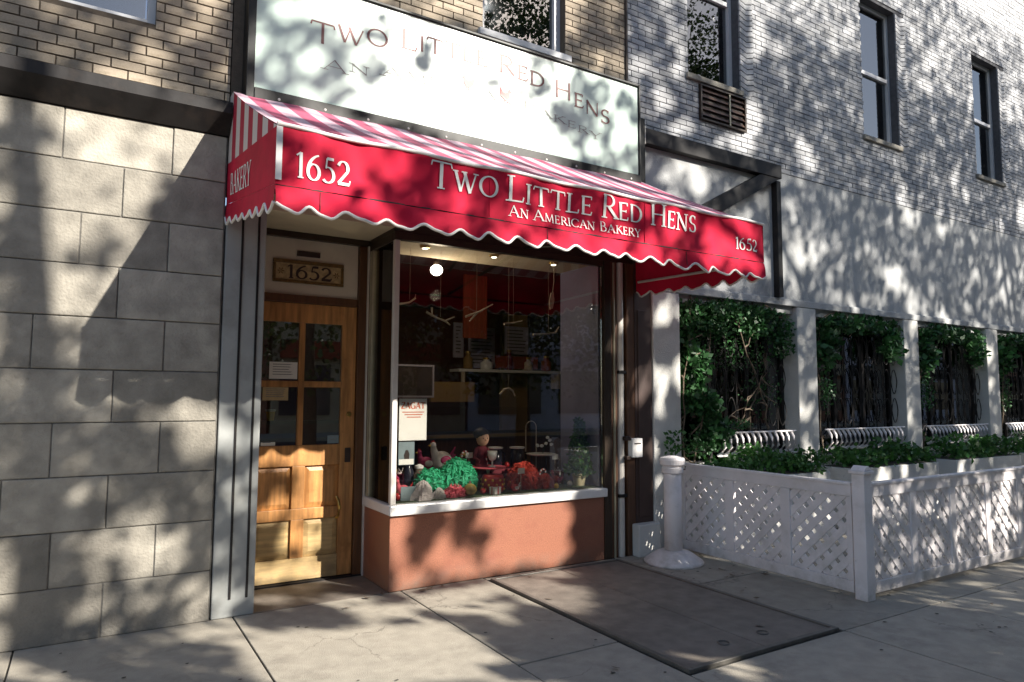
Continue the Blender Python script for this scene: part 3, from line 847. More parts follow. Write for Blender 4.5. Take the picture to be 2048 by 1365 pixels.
# a door-side interior: a pale window of the far wall seen through the door glass
solo('shop_crate', MB().box(-0.80, -0.2, 1.6, 2.0, 0.0, 0.95), 'brown_wood', 'dark wooden cabinet just inside the oak door', 'cabinet')
cup = thing('paper_cup', 'orange-brown cup showing through the lower left door pane', 'cup', (-0.76, 0.72, 1.29))
part('body', MB().lathe([(.026, 0), (.038, .075)], (-.76, .70, 1.29), 16), 'toy_yellow', cup)
part('rim', MB().lathe([(.039, .0755), (.042, .08), (.042, .09), (.036, .093)], (-.76, .70, 1.29), 16), 'enamel_white', cup)
solo('inner_ledge', B(-0.92, -0.13, 0.67, 0.76, 1.262, 1.289), 'brown_wood', 'narrow wooden ledge behind the lower door panes', 'ledge')

# ------------------------------------------------------------------ papers on the glass
def paper(x0, x1, z0, z1, y, m, label, cat='notice', lines=5, name='paper_notice', pm='print_grey', group='papers stuck to the door glass'):
    t = thing(name, label, cat, ((x0 + x1) / 2, y, z0), group)
    part('sheet', B(x0, x1, y - .0015, y, z0, z1), m, t)
    ln = MB()
    for i in range(lines):
        zz = z1 - (z1 - z0) * (0.16 + 0.74 * i / max(lines, 1))
        ln.quad((x0 + .12 * (x1 - x0), y - .0022, zz), (x1 - (x1 - x0) * random.uniform(.12, .35), y - .0022, zz), (x1 - (x1 - x0) * random.uniform(.12, .35), y - .0022, zz + .006), (x0 + .12 * (x1 - x0), y - .0022, zz + .006))
    if lines:
        part('print_line', ln, pm, t)
    return t
GY = DY + .0175
paper(-0.795, -0.572, 1.628, 1.765, GY, 'paper', 'white notice at the bottom of the upper left door pane')
paper(-0.84, -0.640, 1.455, 1.560, GY, 'paper_tan', 'tan notice at the top of the lower left door pane')
paper(-0.842, -0.731, 1.094, 1.122, GY, 'paper', 'small white strip sticker at the foot of the lower left door pane', lines=1)
paper(-0.308, -0.212, 1.098, 1.166, GY, 'paper_grey', 'small grey card in the bottom corner of the lower right door pane', lines=2)
rg = thing('rating_poster', 'white poster with red heading stuck inside the display glass by the corner mullion', 'poster', (0.2, 0.034, 1.14), 'papers stuck to the display glass')
part('sheet', B(0.075, 0.313, 0.031, 0.0335, 1.145, 1.475), 'paper', rg)
part('heading', lettering('ZAGAT', lambda x, z, L: (x, 0.0306 - .00004 * L, z), 0.092, 0.297, 1.395, 0.052, serif=False, caps_first=False, thick=.2, thin=.1), 'print_red', rg)
bl = MB()
for i in range(3):
    bl.quad((0.10 + .02 * i, 0.0304, 1.365 - .02 * i), (0.29 - .015 * i, 0.0304, 1.365 - .02 * i), (0.29 - .015 * i, 0.0304, 1.372 - .02 * i), (0.10 + .02 * i, 0.0304, 1.372 - .02 * i))
part('print_line', bl, 'print_red', rg)
st = thing('grey_sticker', 'grey-blue sticker with a white foot band below the white poster', 'sticker', (0.15, 0.034, 0.95), 'papers stuck to the display glass')
part('sheet', B(0.075, 0.210, 0.031, 0.0335, 0.955, 1.135), 'paper_grey', st)
part('band', MB().quad((0.080, .0305, .957), (0.205, .0305, .957), (0.205, .0305, 1.000), (0.080, .0305, 1.000)), 'paper', st)
part('figure', MB().prism([(0.125, 1.00), (0.165, 1.00), (0.168, 1.04), (0.155, 1.07), (0.135, 1.07), (0.120, 1.03)], 'y', .0302, .0308), 'ink', st)
cd = thing('price_card', 'small grey price card standing at the left front of the display', 'card', (0.21, 0.10, 0.662))
part('sheet', B(0.13, 0.29, 0.10, 0.104, 0.664, 0.775), 'paper_grey', cd)
part('foot', B(0.17, 0.25, 0.105, 0.14, 0.663, 0.67), 'enamel_white', cd)

# ------------------------------------------------------------------ the window display
FZ = 0.662
g = thing('green_tulle', 'crumpled bright green tulle heap in the left of the display', 'fabric', (0.6, 0.22, FZ))
part('large_fold', MB().ruffle((0.70, 0.24, FZ + .07), (.165, .11, .22), 64, .32, 13).strips((0.70, 0.24, FZ + .07), (.165, .11, .22), 420, .075, .006), 'tulle', g)
part('small_fold', MB().ruffle((0.44, 0.22, FZ + .07), (.115, .09, .15), 54, .36, 11).strips((0.44, .22, FZ + .07), (.115, .09, .15), 260, .065, .006), 'tulle', g)
part('pink_fold', MB().ruffle((0.62, 0.12, FZ), (.09, .045, .085), 40, .5, 9).strips((0.62, .12, FZ), (.09, .05, .085), 120, .04, .006), 'tissue_pink', g)
part('pale_fold', MB().ruffle((0.47, 0.11, FZ), (.05, .04, .085), 24, .4, 5), 'tissue_white', g)
solo('tissue_heap', MB().ruffle((0.32, 0.10, FZ), (.085, .06, .15), 26, .4, 6), 'tissue_white', 'pale crumpled tissue beside the grey price card', 'tissue')
t = thing('round_gourd', 'small brown-green gourd at the front edge of the display', 'gourd', (0.755, 0.11, FZ))
part('fruit', MB().ball((0.755, 0.11, FZ + .052), (.062, .055, .052), 16, 10), 'gourd', t, sm=True)
part('stalk', MB().tube([(0.755, .11, FZ + .098), (0.76, .108, FZ + .125)], [.012, .007], 6), 'vine', t)

def figure(x, y, z0, h, body, head, hairm, label, cat='doll', group=None, name='doll', hat=None):
    t = thing(name, label, cat, (x, y, z0), group)
    part('dress', MB().lathe([(.19 * h, 0), (.17 * h, .12 * h), (.12 * h, .38 * h), (.075 * h, .5 * h), (.10 * h, .60 * h), (.085 * h, .68 * h), (.03 * h, .72 * h)], (x, y, z0), 18, 1, .75), body, t, sm=True)
    hp = part('head', MB().ball((x + .01 * h, y - .01, z0 + .82 * h), (.105 * h, .105 * h, .125 * h), 16, 10), head, t, sm=True)
    hz = z0 + .83 * h
    part('hair', MB().ball((x - .004 * h, y + .016 * h, z0 + .895 * h), (.124 * h, .124 * h, .105 * h), 16, 10, .06), hairm, t, sm=True)
    for s in (-1, 1):
        part('arm', MB().tube([(x + s * .09 * h, y, z0 + .66 * h), (x + s * .16 * h, y - .05 * h, z0 + .52 * h), (x + s * .10 * h, y - .13 * h, z0 + .46 * h)], [.035 * h, .03 * h, .022 * h], 8), body, t, sm=True)
        part('eye', MB().ball((x + .01 * h + s * .038 * h, y - .01 - .098 * h, hz), .010 * h, 8, 5), 'ink', hp)
    part('nose', MB().ball((x + .012 * h, y - .012 - .108 * h, hz - .025 * h), .014 * h, 8, 5), head, hp)
    return t
figure(1.03, 0.40, FZ, 0.555, 'burgundy', 'skin', 'dark_hair', 'dark-haired doll in burgundy standing in the middle of the display')
def hen(x, y, z0, h, body, label, wing, group='toy hens in the display'):
    t = thing('toy_hen', label, 'toy hen', (x, y, z0), group)
    part('body', MB().ball((x, y, z0 + .36 * h), (.36 * h, .26 * h, .30 * h), 16, 10), body, t, sm=True)
    part('neck', MB().tube([(x - .18 * h, y, z0 + .45 * h), (x - .28 * h, y, z0 + .68 * h), (x - .30 * h, y, z0 + .82 * h)], [.16 * h, .11 * h, .09 * h], 10), body, t, sm=True)
    part('head', MB().ball((x - .31 * h, y, z0 + .86 * h), .105 * h, 12, 8), body, t, sm=True)
    o = part('beak', MB().lathe([(.04 * h, 0), (.004 * h, .09 * h)], (0, 0, 0), 8), 'toy_yellow', t)
    o.location = (x - .40 * h, y, z0 + .85 * h); o.rotation_euler = (0, -PI / 2, 0)
    part('comb', MB().prism([(x - .38 * h, z0 + .94 * h), (x - .36 * h, z0 + 1.02 * h), (x - .32 * h, z0 + .97 * h), (x - .29 * h, z0 + 1.03 * h), (x - .26 * h, z0 + .97 * h), (x - .22 * h, z0 + .93 * h)], 'y', y - .02 * h, y + .02 * h), 'toy_red', t)
    part('tail', MB().prism([(x + .22 * h, z0 + .40 * h), (x + .50 * h, z0 + .78 * h), (x + .42 * h, z0 + .56 * h), (x + .54 * h, z0 + .52 * h), (x + .30 * h, z0 + .30 * h)], 'y', y - .04 * h, y + .04 * h), wing, t)
    part('wing', MB().ball((x + .05 * h, y - .24 * h, z0 + .38 * h), (.20 * h, .05 * h, .14 * h), 12, 8), wing, t, sm=True)
    return t
part_stand = thing('display_riser', 'dark tiered riser at the back of the window display', 'display stand', (1.05, 0.5, FZ))
part('upper_step', B(0.46, 1.62, 0.45, 0.585, FZ, 0.83), 'burgundy', part_stand, bevel=.004)
part('lower_step', B(0.50, 0.80, 0.37, 0.449, FZ, 0.76), 'burgundy', part_stand, bevel=.004)
hen(0.68, 0.50, 0.832, 0.27, 'tissue_white', 'white toy hen with magenta wings above the green tulle', 'toy_magenta')
hen(0.54, 0.53, 0.832, 0.20, 'toy_magenta', 'small magenta toy hen at the back left of the display', 'tissue_white')
hen(1.76, 0.26, FZ, 0.15, 'toy_red', 'small red toy hen on the right of the display near the topiary', 'toy_magenta')
hen(1.20, 0.10, FZ, 0.11, 'toy_red', 'tiny red toy hen at the front edge right of the polka-dot canister', 'tissue_white')
# canister with yellow dots under a cake stand
t = thing('polka_dot_canister', 'red canister with yellow dots in the middle of the display', 'canister', (1.045, .22, FZ))
part('body', MB().lathe([(.085, 0), (.098, .02), (.10, .12), (.088, .15)], (1.045, .22, FZ), 24), 'toy_red', t, sm=True)
dots = MB()
for i in range(9):
    for j in range(3):
        w = 2 * PI * (i + .5 * (j % 2)) / 9
        dots.ball((1.045 + .099 * math.cos(w), .22 + .099 * math.sin(w), FZ + .03 + .04 * j), .011, 7, 5)
part('dot', dots, 'toy_yellow', t)
t = thing('cake_stand', 'thin pale cake stand plate raised behind the polka-dot canister', 'cake stand', (1.07, .36, FZ))
part('foot', MB().lathe([(.07, 0), (.06, .012), (.015, .03), (.014, .17), (.03, .185)], (1.07, .345, FZ), 20), 'enamel_white', t, sm=True)
part('plate', MB().lathe([(.03, 0.186), (.155, .196), (.165, .204), (.160, .208), (.02, .203)], (1.07, .345, FZ), 28), 'tissue_pink', t, sm=True)
t = thing('white_goblet', 'white china goblet standing on the pale cake stand', 'goblet', (1.08, .30, .87))
part('bowl', MB().lathe([(.006, .05), (.030, .065), (.042, .10), (.045, .14), (.041, .138)], (1.08, .29, .872), 18), 'enamel_white', t, sm=True)
part('stem', MB().lathe([(.036, 0), (.03, .006), (.008, .014), (.007, .052)], (1.08, .29, .872), 16), 'enamel_white', t, sm=True)
for x, y, z0, hgt, lab in ((1.235, .50, .832, .19, 'dark enamel pot with white rim, left of the two on the riser'), (1.475, .50, .832, .185, 'dark enamel pot with white rim, right of the two on the riser')):
    t = thing('enamel_pot', lab, 'pot', (x, y, z0), 'dark enamel pots with white rims')
    part('body', MB().lathe([(.055, 0), (.064, .01), (.066, hgt - .012)], (x, y, z0), 22), 'enamel_black', t, sm=True)
    part('rim', MB().lathe([(.067, hgt - .012), (.073, hgt - .008), (.073, hgt + .004), (.060, hgt + .006), (.056, hgt - .01)], (x, y, z0), 22), 'enamel_white', t)
    part('handle', MB().tube([(x + .066, y, z0 + .15), (x + .10, y, z0 + .13), (x + .10, y, z0 + .07), (x + .066, y, z0 + .05)], .008, 7), 'enamel_black', t, sm=True)
t = thing('red_cloth', 'draped red cloth heap in the right half of the display', 'fabric', (1.42, .30, FZ))
part('heap', MB().ruffle((1.42, .30, FZ), (.17, .12, .23), 70, .34, 11).strips((1.42, .30, FZ), (.16, .11, .22), 160, .07, .012), 'cloth_red', t)
part('corner_fold', MB().ruffle((1.60, .22, FZ), (.09, .07, .13), 26, .3, 5), 'cloth_red', t)
t = thing('white_tray', 'thin white tray on a wire stand right of the enamel pots', 'tray', (1.66, .42, .9))
part('plate', MB().lathe([(.13, .0), (.145, .012), (.138, .014), (.02, .006)], (1.68, .40, .945), 26), 'enamel_white', t)
for w in (0.5, 2.6, 4.7):
    part('wire_leg', MB().tube([(1.68 + .10 * math.cos(w), .40 + .10 * math.sin(w), FZ), (1.68 + .09 * math.cos(w), .40 + .09 * math.sin(w), .945)], .004, 5), 'enamel_black', t)
t = thing('white_blossom', 'sprig of small white blossoms above the white tray', 'flowers', (1.72, .42, .96))
part('stem', MB().tube([(1.70, .40, .958), (1.74, .41, 1.04), (1.77, .42, 1.09)], .004, 5), 'leaf_dark', t)
for dx, dz in ((0, 0), (.045, .03), (.06, -.01), (-.05, -.02), (.02, .055), (-.10, -.015)):
    part('blossom', MB().ball((1.74 + dx, .40, 1.05 + dz), (.020, .016, .015), 8, 6, .4), 'enamel_white', t)
for x, y, z0, lab, nm in ((1.66, .52, .832, 'wire basket with a pale hoop handle on the right of the display', 1.26),):
    t = thing('wire_basket', lab, 'basket', (x, y, z0))
    hz = nm - z0
    part('handle', MB().tube([(x - .06, y + .02, z0 - .13)] + [(x + .06 * math.cos(a), y + .02, z0 + hz - .06 + .06 * math.sin(a)) for a in np.linspace(PI, 0, 12)] + [(x + .06, y + .02, z0 - .13)], .004, 6), 'twig', t)
    if x < 1.5:
        part('bowl', MB().lathe([(.05, 0), (.07, .02), (.075, .05), (.068, .05)], (x, y + .02, z0), 16), 'vine', t)
    else:
        part('bowl', MB().lathe([(.05, 0), (.06, .02), (.062, .05), (.055, .05)], (x, y + .02, z0 - .168), 16), 'vine', t)
# topiary in a cream pot
t = thing('topiary', 'dark green cone topiary in a cream pot at the right end of the display', 'potted plant', (2.0, .20, FZ))
TX, TY = 1.99, .21
part('pot', MB().lathe([(.050, 0), (.062, .08), (.070, .085), (.070, .105), (.058, .107)], (TX, TY, FZ), 20), 'terracotta', t, sm=False)
part('trunk', MB().tube([(TX, TY, FZ + .10), (TX, TY, FZ + .48)], [.012, .005], 6), 'bark', t)
pts = []
for i in range(1300):
    hh = random.random() ** 1.3
    rr = (.115 * (1 - hh) + .022) * (1 - .35 * random.random() ** 2) * random.uniform(.8, 1.15)
    w = random.random() * 2 * PI
    pts.append((min(TX + rr * math.cos(w), 2.085), TY + rr * math.sin(w), FZ + .12 + .50 * hh))
part('foliage', MB().leaves(pts, .038), 'leaf_hedge', t, kind='stuff')
# more small things between: dark jars on the left behind the sticker
for x, y, r, hh, m, lab in ((0.30, .36, .05, .27, 'enamel_black', 'tall dark jar behind the grey sticker'), (0.42, .40, .06, .22, 'vine', 'brown woven jar left of the pink toy hens'), (0.18, .40, .055, .20, 'toy_magenta', 'magenta jar in the far left corner of the display'), (0.90, .50, .05, .12, 'burgundy', 'small wine-red jar behind the doll')):
    t = thing('jar', lab, 'jar', (x, y, FZ))
    z0 = .832 if y > .45 else FZ
    part('body', MB().lathe([(r * .8, 0), (r, hh * .2), (r, hh * .75), (r * .6, hh * .88), (r * .6, hh)], (x, y, z0), 18), m, t, sm=True)
    part('lid', MB().lathe([(r * .66, hh + .0005), (r * .66, hh + .02), (.01, hh + .035)], (x, y, z0), 16), 'gourd' if m != 'vine' else 'enamel_white', t)
# small bright things crowded between the larger ones
def bauble(x, y, z0, r, m, label):
    t = thing('bauble', label, 'bauble', (x, y, z0), 'baubles in the window display')
    part('ball', MB().ball((x, y, z0 + r), r, 14, 9), m, t, sm=True)
    part('cap', MB().lathe([(r * .28, 0), (r * .28, r * .25), (r * .1, r * .3)], (x, y, z0 + 1.95 * r), 10), 'brass', t)
for x, y, z0, r, m, lab in ((.90, .14, FZ, .026, 'toy_red', 'red bauble right beside the brown-green gourd'), (.36, .30, FZ, .035, 'toy_magenta', 'magenta bauble behind the pale tissue'),
        (1.24, .20, FZ, .030, 'toy_red', 'red bauble right of the polka-dot canister'), (1.66, .12, FZ, .024, 'toy_yellow', 'yellow bauble at the front right of the red cloth'),
        (.80, .52, .832, .034, 'toy_red', 'red bauble on the riser behind the green tulle'), (1.84, .16, FZ, .027, 'enamel_white', 'white bauble left of the cream pot'),
        (1.36, .50, .832, .026, 'toy_red', 'red bauble between the two dark enamel pots'), (.12, .14, FZ, .033, 'toy_red', 'red bauble in the left front corner of the display')):
    bauble(x, y, z0, r, m, lab)
def gift(x, y, z0, w, h, m, m2, label, rz=.3):
    t = thing('gift_box', label, 'box', (x, y, z0), 'gift boxes in the window display')
    o1 = part('box', MB().box(-w, w, -w * .8, w * .8, 0, h), m, t, bevel=.003)
    o2 = part('lid', MB().box(-w * 1.06, w * 1.06, -w * .86, w * .86, h + .0005, h * 1.22), m, t, bevel=.003)
    o3 = part('ribbon', MB().box(-w * .14, w * .14, -w * .9, w * .9, h * .02, h * 1.25).box(-w * 1.09, w * 1.09, -w * .12, w * .12, h * .02, h * 1.245).tube([(0, 0, h * 1.25), (w * .4, .01, h * 1.55), (w * .6, 0, h * 1.3), (0, 0, h * 1.25), (-w * .4, .01, h * 1.55), (-w * .6, 0, h * 1.3), (0, 0, h * 1.25)], w * .06, 5), m2, t)
    for o in (o1, o2, o3):
        o.location = (x, y, z0); o.rotation_euler = (0, 0, rz)
gift(1.00, .10, FZ, .040, .05, 'enamel_white', 'toy_red', 'white gift box with red ribbon at the front of the display')
gift(1.62, .50, .832 - .17, .05, .13, 'toy_red', 'toy_yellow', 'red gift box with yellow ribbon at the back right of the display', -.2)
gift(1.88, .42, FZ, .055, .10, 'burgundy', 'enamel_white', 'wine-red gift box with white ribbon behind the cream pot', .1)
gift(.30, .50, FZ, .06, .14, 'toy_magenta', 'tissue_white', 'magenta gift box with pale ribbon behind the poster foot', .25)
for x, y, z0, s_, lab in ((.84, .47, .832, 1, 'red and white candy cane leaning on the riser by the doll'), (1.14, .47, .832, -1, 'red and white candy cane left of the first enamel pot'), (1.52, .22, FZ, 1, 'red and white candy cane on the red cloth')):
    t = thing('candy_cane', lab, 'candy cane', (x, y, z0), 'candy canes in the window display')
    cl = [Vector((x + s_ * .03 * q, y, z0 + .14 * q)) for q in np.linspace(0, 1, 8)] + [Vector((x + s_ * (.03 + .03 - .03 * math.cos(w)), y, z0 + .14 + .03 * math.sin(w))) for w in np.linspace(.4, PI, 6)]
    for i in range(len(cl) - 1):
        part('band', MB().tube([cl[i], cl[i + 1]], .0075, 7), 'toy_red' if i % 2 else 'enamel_white', t)
for x, y, z0, h_, lab in ((.93, .45, .662, .30, 'white price tag on a stick beside the doll'), (1.30, .16, .662, .17, 'white price tag on a stick before the red cloth'), (1.80, .34, .662, .26, 'white price tag on a stick left of the topiary')):
    t = thing('price_tag', lab, 'price tag', (x, y, z0), 'price tags on sticks')
    part('stick', MB().tube([(x, y, z0), (x, y, z0 + h_)], .003, 5), 'twig', t)
    part('tag', B(x - .035, x + .035, y - .006, y - .004, z0 + h_ - .02, z0 + h_ + .03), 'paper', t)
lr = hen(0.20, .22, FZ, .17, 'tissue_pink', 'pink toy hen low in the left front corner of the display', 'toy_red')

# hanging twig birds
def twig_bird(pts_list, label):
    c = np.mean(np.array([p for q in pts_list for p in q]), axis=0)
    t = thing('hanging_twig', label, 'twig ornament', tuple(c), 'pale twigs hung in the display window')
    for q in pts_list:
        part('branch', MB().tube(q, [.011 if i == 0 else .009 if i < len(q) - 1 else .005 for i in range(len(q))], 6), 'twig', t, sm=True)
    part('thread', MB().tube([tuple(c), (c[0], c[1], 2.774)], .0012, 4), 'twig', t)
Yh = .30
twig_bird([[(.16, Yh, 2.262), (.26, Yh, 2.285), (.315, Yh, 2.325), (.318, Yh, 2.36)]], 'short pale curved twig hanging beside the corner mullion')
twig_bird([[(.42, Yh, 2.215), (.52, Yh, 2.17), (.60, Yh, 2.15), (.69, Yh, 2.19)], [(.47, Yh, 2.26), (.475, Yh, 2.20)], [(.60, Yh, 2.15), (.65, Yh, 2.115)]], 'forked pale twig hanging under the glowing bulb')
twig_bird([[(.80, Yh, 2.20), (.92, Yh, 2.245), (1.08, Yh, 2.33)], [(.92, Yh, 2.245), (.84, Yh, 2.16)]], 'rising pale twig with two prongs left of the window centre')
twig_bird([[(1.20, Yh, 2.16), (1.30, Yh, 2.175), (1.40, Yh, 2.20)]], 'small straight pale twig in the upper centre of the window')
twig_bird([[(1.52, Yh, 2.08), (1.66, Yh, 2.09), (1.78, Yh, 2.11), (1.82, Yh, 2.17)]], 'long flat pale twig with upturned tip near the right side pane')
twig_bird([[(1.22, .4, 1.515), (1.27, .4, 1.565), (1.32, .4, 1.575), (1.36, .4, 1.55), (1.385, .4, 1.50)]], 'arched pale twig hanging low in the middle of the window')
t = thing('hanging_feather', 'tan vertical feather hanging near the right side pane', 'feather', (1.74, Yh, 2.3))
part('vane', MB().prism([(1.715, 2.33), (1.705, 2.40), (1.725, 2.49), (1.755, 2.50), (1.765, 2.42), (1.745, 2.34)], 'y', Yh - .004, Yh + .004), 'twig', t)
part('quill', MB().tube([(1.745, Yh, 2.49), (1.76, Yh, 2.60), (1.76, Yh, 2.774)], .003, 5), 'twig', t)

# ================================================================== sign board
SX0, SX1, SZ0, SZ1, SY = -1.135, 2.447, 3.645, 4.532, -0.15
sg = thing('sign_board', 'large pale grey-green sign board in a black frame above the awning', 'sign', (0.65, -.1, 3.5))
part('face', B(SX0, SX1, SY, SY + .03, SZ0, SZ1), 'sign_face', sg)
part('frame', MB().box(SX0 - .055, SX0 - .001, SY - .018, 0.0, SZ0 - .10, SZ1 + .022).box(SX1 + .001, SX1 + .022, SY - .018, 0.0, SZ0 - .10, SZ1 + .022)
     .box(SX0, SX1, SY - .018, 0.0, SZ1 + .0005, SZ1 + .022).box(SX0, SX1, SY - .022, 0.0, SZ0 - .10, SZ0 - .0005), 'black_metal', sg, bevel=.004)
bolts = MB()
for i in range(11):
    bolts.ball((SX0 + .17 + i * .33, SY - .022, SZ0 - .055), (.010, .006, .010), 8, 5)
part('bolt', bolts, 'aluminium', sg)
sp_ = lambda x, z, L: (x, SY - .0022 - .00006 * L, z)
arch1 = lambda x: -.11 * (x - .65) ** 2
arch2 = lambda x: -.075 * (x - .65) ** 2
words('lettering', lettering('TWO LITTLE RED HENS', sp_, -0.755, 2.085, 4.285, 0.165, small=.80, serif=False, thick=.13, thin=.075, arch=arch1, off=0), 'sign_letter', sg)
words('tagline', lettering('AN AMERICAN BAKERY', sp_, -0.66, 1.98, 4.02, 0.085, small=.76, serif=True, thick=.11, thin=.05, arch=arch2), 'sign_script', sg)
def hen_mark(cx, cz, k, flip=1):
    m = MB()
    pts = [(-.30, .42), (-.24, .52), (-.17, .50), (-.12, .36), (.02, .26), (.16, .30), (.34, .52), (.36, .22), (.26, .02), (.10, -.10), (.08, -.24), (.02, -.24), (.02, -.12), (-.06, -.11), (-.08, -.24), (-.14, -.24), (-.12, -.08), (-.22, .06), (-.25, .30), (-.36, .36)]
    m.prism([(cx + flip * k * a, cz + k * b) for a, b in pts], 'y', SY - .0045, SY - .002)
    return m
part('hen_mark', hen_mark(0.56, 4.08, .17), 'sign_red', sg)
part('hen_mark', hen_mark(0.93, 4.06, .17, -1), 'sign_red', sg)

# ================================================================== awning
AX0, AX1, AY, AW0, AZ1, AZS = -1.262, 2.527, -1.50, -0.11, 2.878, 2.572
aw = thing('awning', 'red scalloped bakery awning with striped top and white lettering', 'awning', (0.6, -0.75, 2.43))
def sag(x, z):
    # canvas: hollows between the frame ribs, slack folds, a pull towards each seam
    rib = (x - AX0) % 1.262 / 1.262
    return (0.016 * math.sin(PI * rib) * math.sin(PI * min(max(z / .306, 0), 1)) + 0.004 * math.sin(9.3 * x + 1.1 + 6 * z)
            + 0.0035 * math.sin(23 * x - 9 * z + 2 * math.sin(3 * x)) + 0.0025 * math.sin(41 * x + 14 * z))
SC = 0.216
def scal(t):
    t = t + .014 * math.sin(5.7 * t) + .01 * math.sin(13 * t + 1)
    return 2.452 + (0.020 + .005 * math.sin(4.1 * t + .6)) * math.cos(2 * PI * t / SC) + 0.006 * math.cos(4 * PI * t / SC + 1) + .004 * math.sin(2.3 * t)
def grid(fn, nu, nv):
    m = MB()
    vs = [fn(i / nu, j / nv) for j in range(nv + 1) for i in range(nu + 1)]
    fs = [(j * (nu + 1) + i, j * (nu + 1) + i + 1, (j + 1) * (nu + 1) + i + 1, (j + 1) * (nu + 1) + i) for j in range(nv) for i in range(nu)]
    return m.add(vs, fs)
LX = lambda u: AX0 + (AX1 - AX0) * u
part('front_panel', grid(lambda u, v: (LX(u), AY + sag(LX(u), v * .306), AZS + (AZ1 - AZS) * v), 240, 10), 'awning_red', aw, sm=True)
def val_f(u, v):
    x = LX(u); zb = scal(x); 
    return (x, AY - (1 - v) * (.012 + .010 * math.sin(2 * PI * x / SC * .5 + .7) + .007 * math.sin(21 * x + 2 * math.sin(4 * x))) - .003 + .003 * math.sin(33 * x + 5 * v), zb + (AZS - .006 - zb) * v)
part('valance', grid(val_f, 210, 4), 'awning_red', aw, sm=True)
pip = [Vector(val_f(i / 260, 0)) for i in range(261)]
part('piping', MB().tube(pip, .0085, 6), 'white_fabric', aw, sm=True)
part('seam_rod', MB().tube([(AX0 + .01, AY + .010, AZS - .003), (AX1 - .01, AY + .010, AZS - .003)], .010, 8), 'dark_steel', aw)
def slope(u, v):
    x = LX(u)
    return (x, AY + (AW0 - AY) * v, AZ1 + .004 + (3.60 - AZ1) * v - .018 * math.sin(PI * v) + .005 * math.sin(9 * x + 3 * v))
part('top_slope', grid(slope, 120, 10), 'stripe_top', aw, sm=True)
part('top_piping', MB().tube([Vector(slope(i / 60, 0)) + Vector((0, -.004, .002)) for i in range(61)], .011, 7), 'white_fabric', aw, sm=True)
# left end panel rises a little towards the wall; right end panel nearly level
for sx, rise, nm in ((AX0, .25, 'left'), (AX1, .045, 'right')):
    def lo(t): return AZS + rise * t
    def hi(t): return AZ1 + rise * t * .95
    yy = lambda t: AY + (0.0 - AY) * t
    tw = 1.0
    part('end_panel', grid(lambda u, v: (sx, yy(u), lo(u) + (hi(u) - lo(u)) * v), 30, 4), 'awning_red', aw)
    top = lambda u: max(AZ1 + .002 + (3.60 - AZ1) * min(1, (yy(u) - AY) / (AW0 - AY)) - .016 * math.sin(PI * u), hi(u) + .0005)
    part('striped_end', grid(lambda u, v: (sx, yy(u), hi(u) + (top(u) - hi(u)) * v), 30, 6), 'stripe_side', aw)
    part('end_valance', grid(lambda u, v: (sx + (-.006 if nm == 'left' else .006) * (1 - v), yy(u), (scal(yy(u)) + rise * u) + (lo(u) - .001 - scal(yy(u)) - rise * u) * v), 90, 3), 'awning_red', aw)
    part('end_piping', MB().tube([(sx + (-.006 if nm == 'left' else .006), yy(i / 90), scal(yy(i / 90)) + rise * i / 90) for i in range(91)], .0085, 6), 'white_fabric', aw, sm=True)
    part('frame_bar', MB().tube([(sx + (.03 if nm == 'left' else -.015), -0.06, lo(.96)), (sx + (.015 if nm == 'left' else -.015), AY + .02, lo(0))], .012, 8), 'aluminium', aw)
for x in (AX0 + 1.262, AX0 + 2.524):
    part('seam', MB().tube([(x, AY + sag(x, q * .306) - .003, AZS + .01 + (AZ1 - AZS - .02) * q) for q in np.linspace(0, 1, 6)], .0035, 5), 'awning_red', aw)
for x in (-1.03, 0.42, 1.66):
    part('valance_seam', MB().tube([(x, val_f((x - AX0) / (AX1 - AX0), q)[1] - .002, 2.452 + (AZS - .01 - 2.452) * q) for q in np.linspace(.1, 1, 5)], .003, 5), 'burgundy', aw)
part('corner_trim', B(AX0 - .003, AX0 + .028, AY - .011, AY - .0075, AZS + .022, AZ1 - .004), 'white_fabric', aw)
for x in (0.0, 1.25):
    part('rafter', MB().tube([(x, AY + .02, AZ1 - .03), (x, -.06, 3.54)], .014, 8), 'dark_steel', aw)
    part('arm', MB().tube([(x, AY + .02, AZS + .02), (x, .0, AZS + .25)], .014, 8), 'dark_steel', aw)
FR = lambda x, z, L: (x, AY + sag(x, z - AZS) - .0065 - .00005 * L, z)
part('house_number', lettering('1652', FR, -1.168, -0.868, 2.622, 0.136, caps_first=False, thick=.125, thin=.05), 'white_fabric', aw)
part('lettering', lettering('TWO', FR, -0.395, 0.058, 2.703, 0.160, small=.78), 'white_fabric', aw)
part('lettering', lettering('LITTLE', FR, 0.120, 0.795, 2.703, 0.160, small=.78), 'white_fabric', aw)
part('lettering', lettering('RED', FR, 0.875, 1.235, 2.708, 0.160, small=.78), 'white_fabric', aw)
part('lettering', lettering('HENS', FR, 1.315, 1.770, 2.715, 0.158, small=.78), 'white_fabric', aw)
words('tagline', lettering('AN AMERICAN BAKERY', FR, 0.135, 1.213, 2.607, 0.070, small=.80), 'white_fabric', aw)
part('house_number', lettering('1652', FR, 2.195, 2.445, 2.648, 0.092, caps_first=False, thick=.155, thin=.06), 'white_fabric', aw)
LS = lambda q, z, L: (AX0 - .003 - .00005 * L, -q, z + .2 * (1.5 - q) * .8)
part('lettering', lettering('BAKERY', LS, 0.16, 0.86, 2.635, 0.15, small=1.0), 'white_fabric', aw)

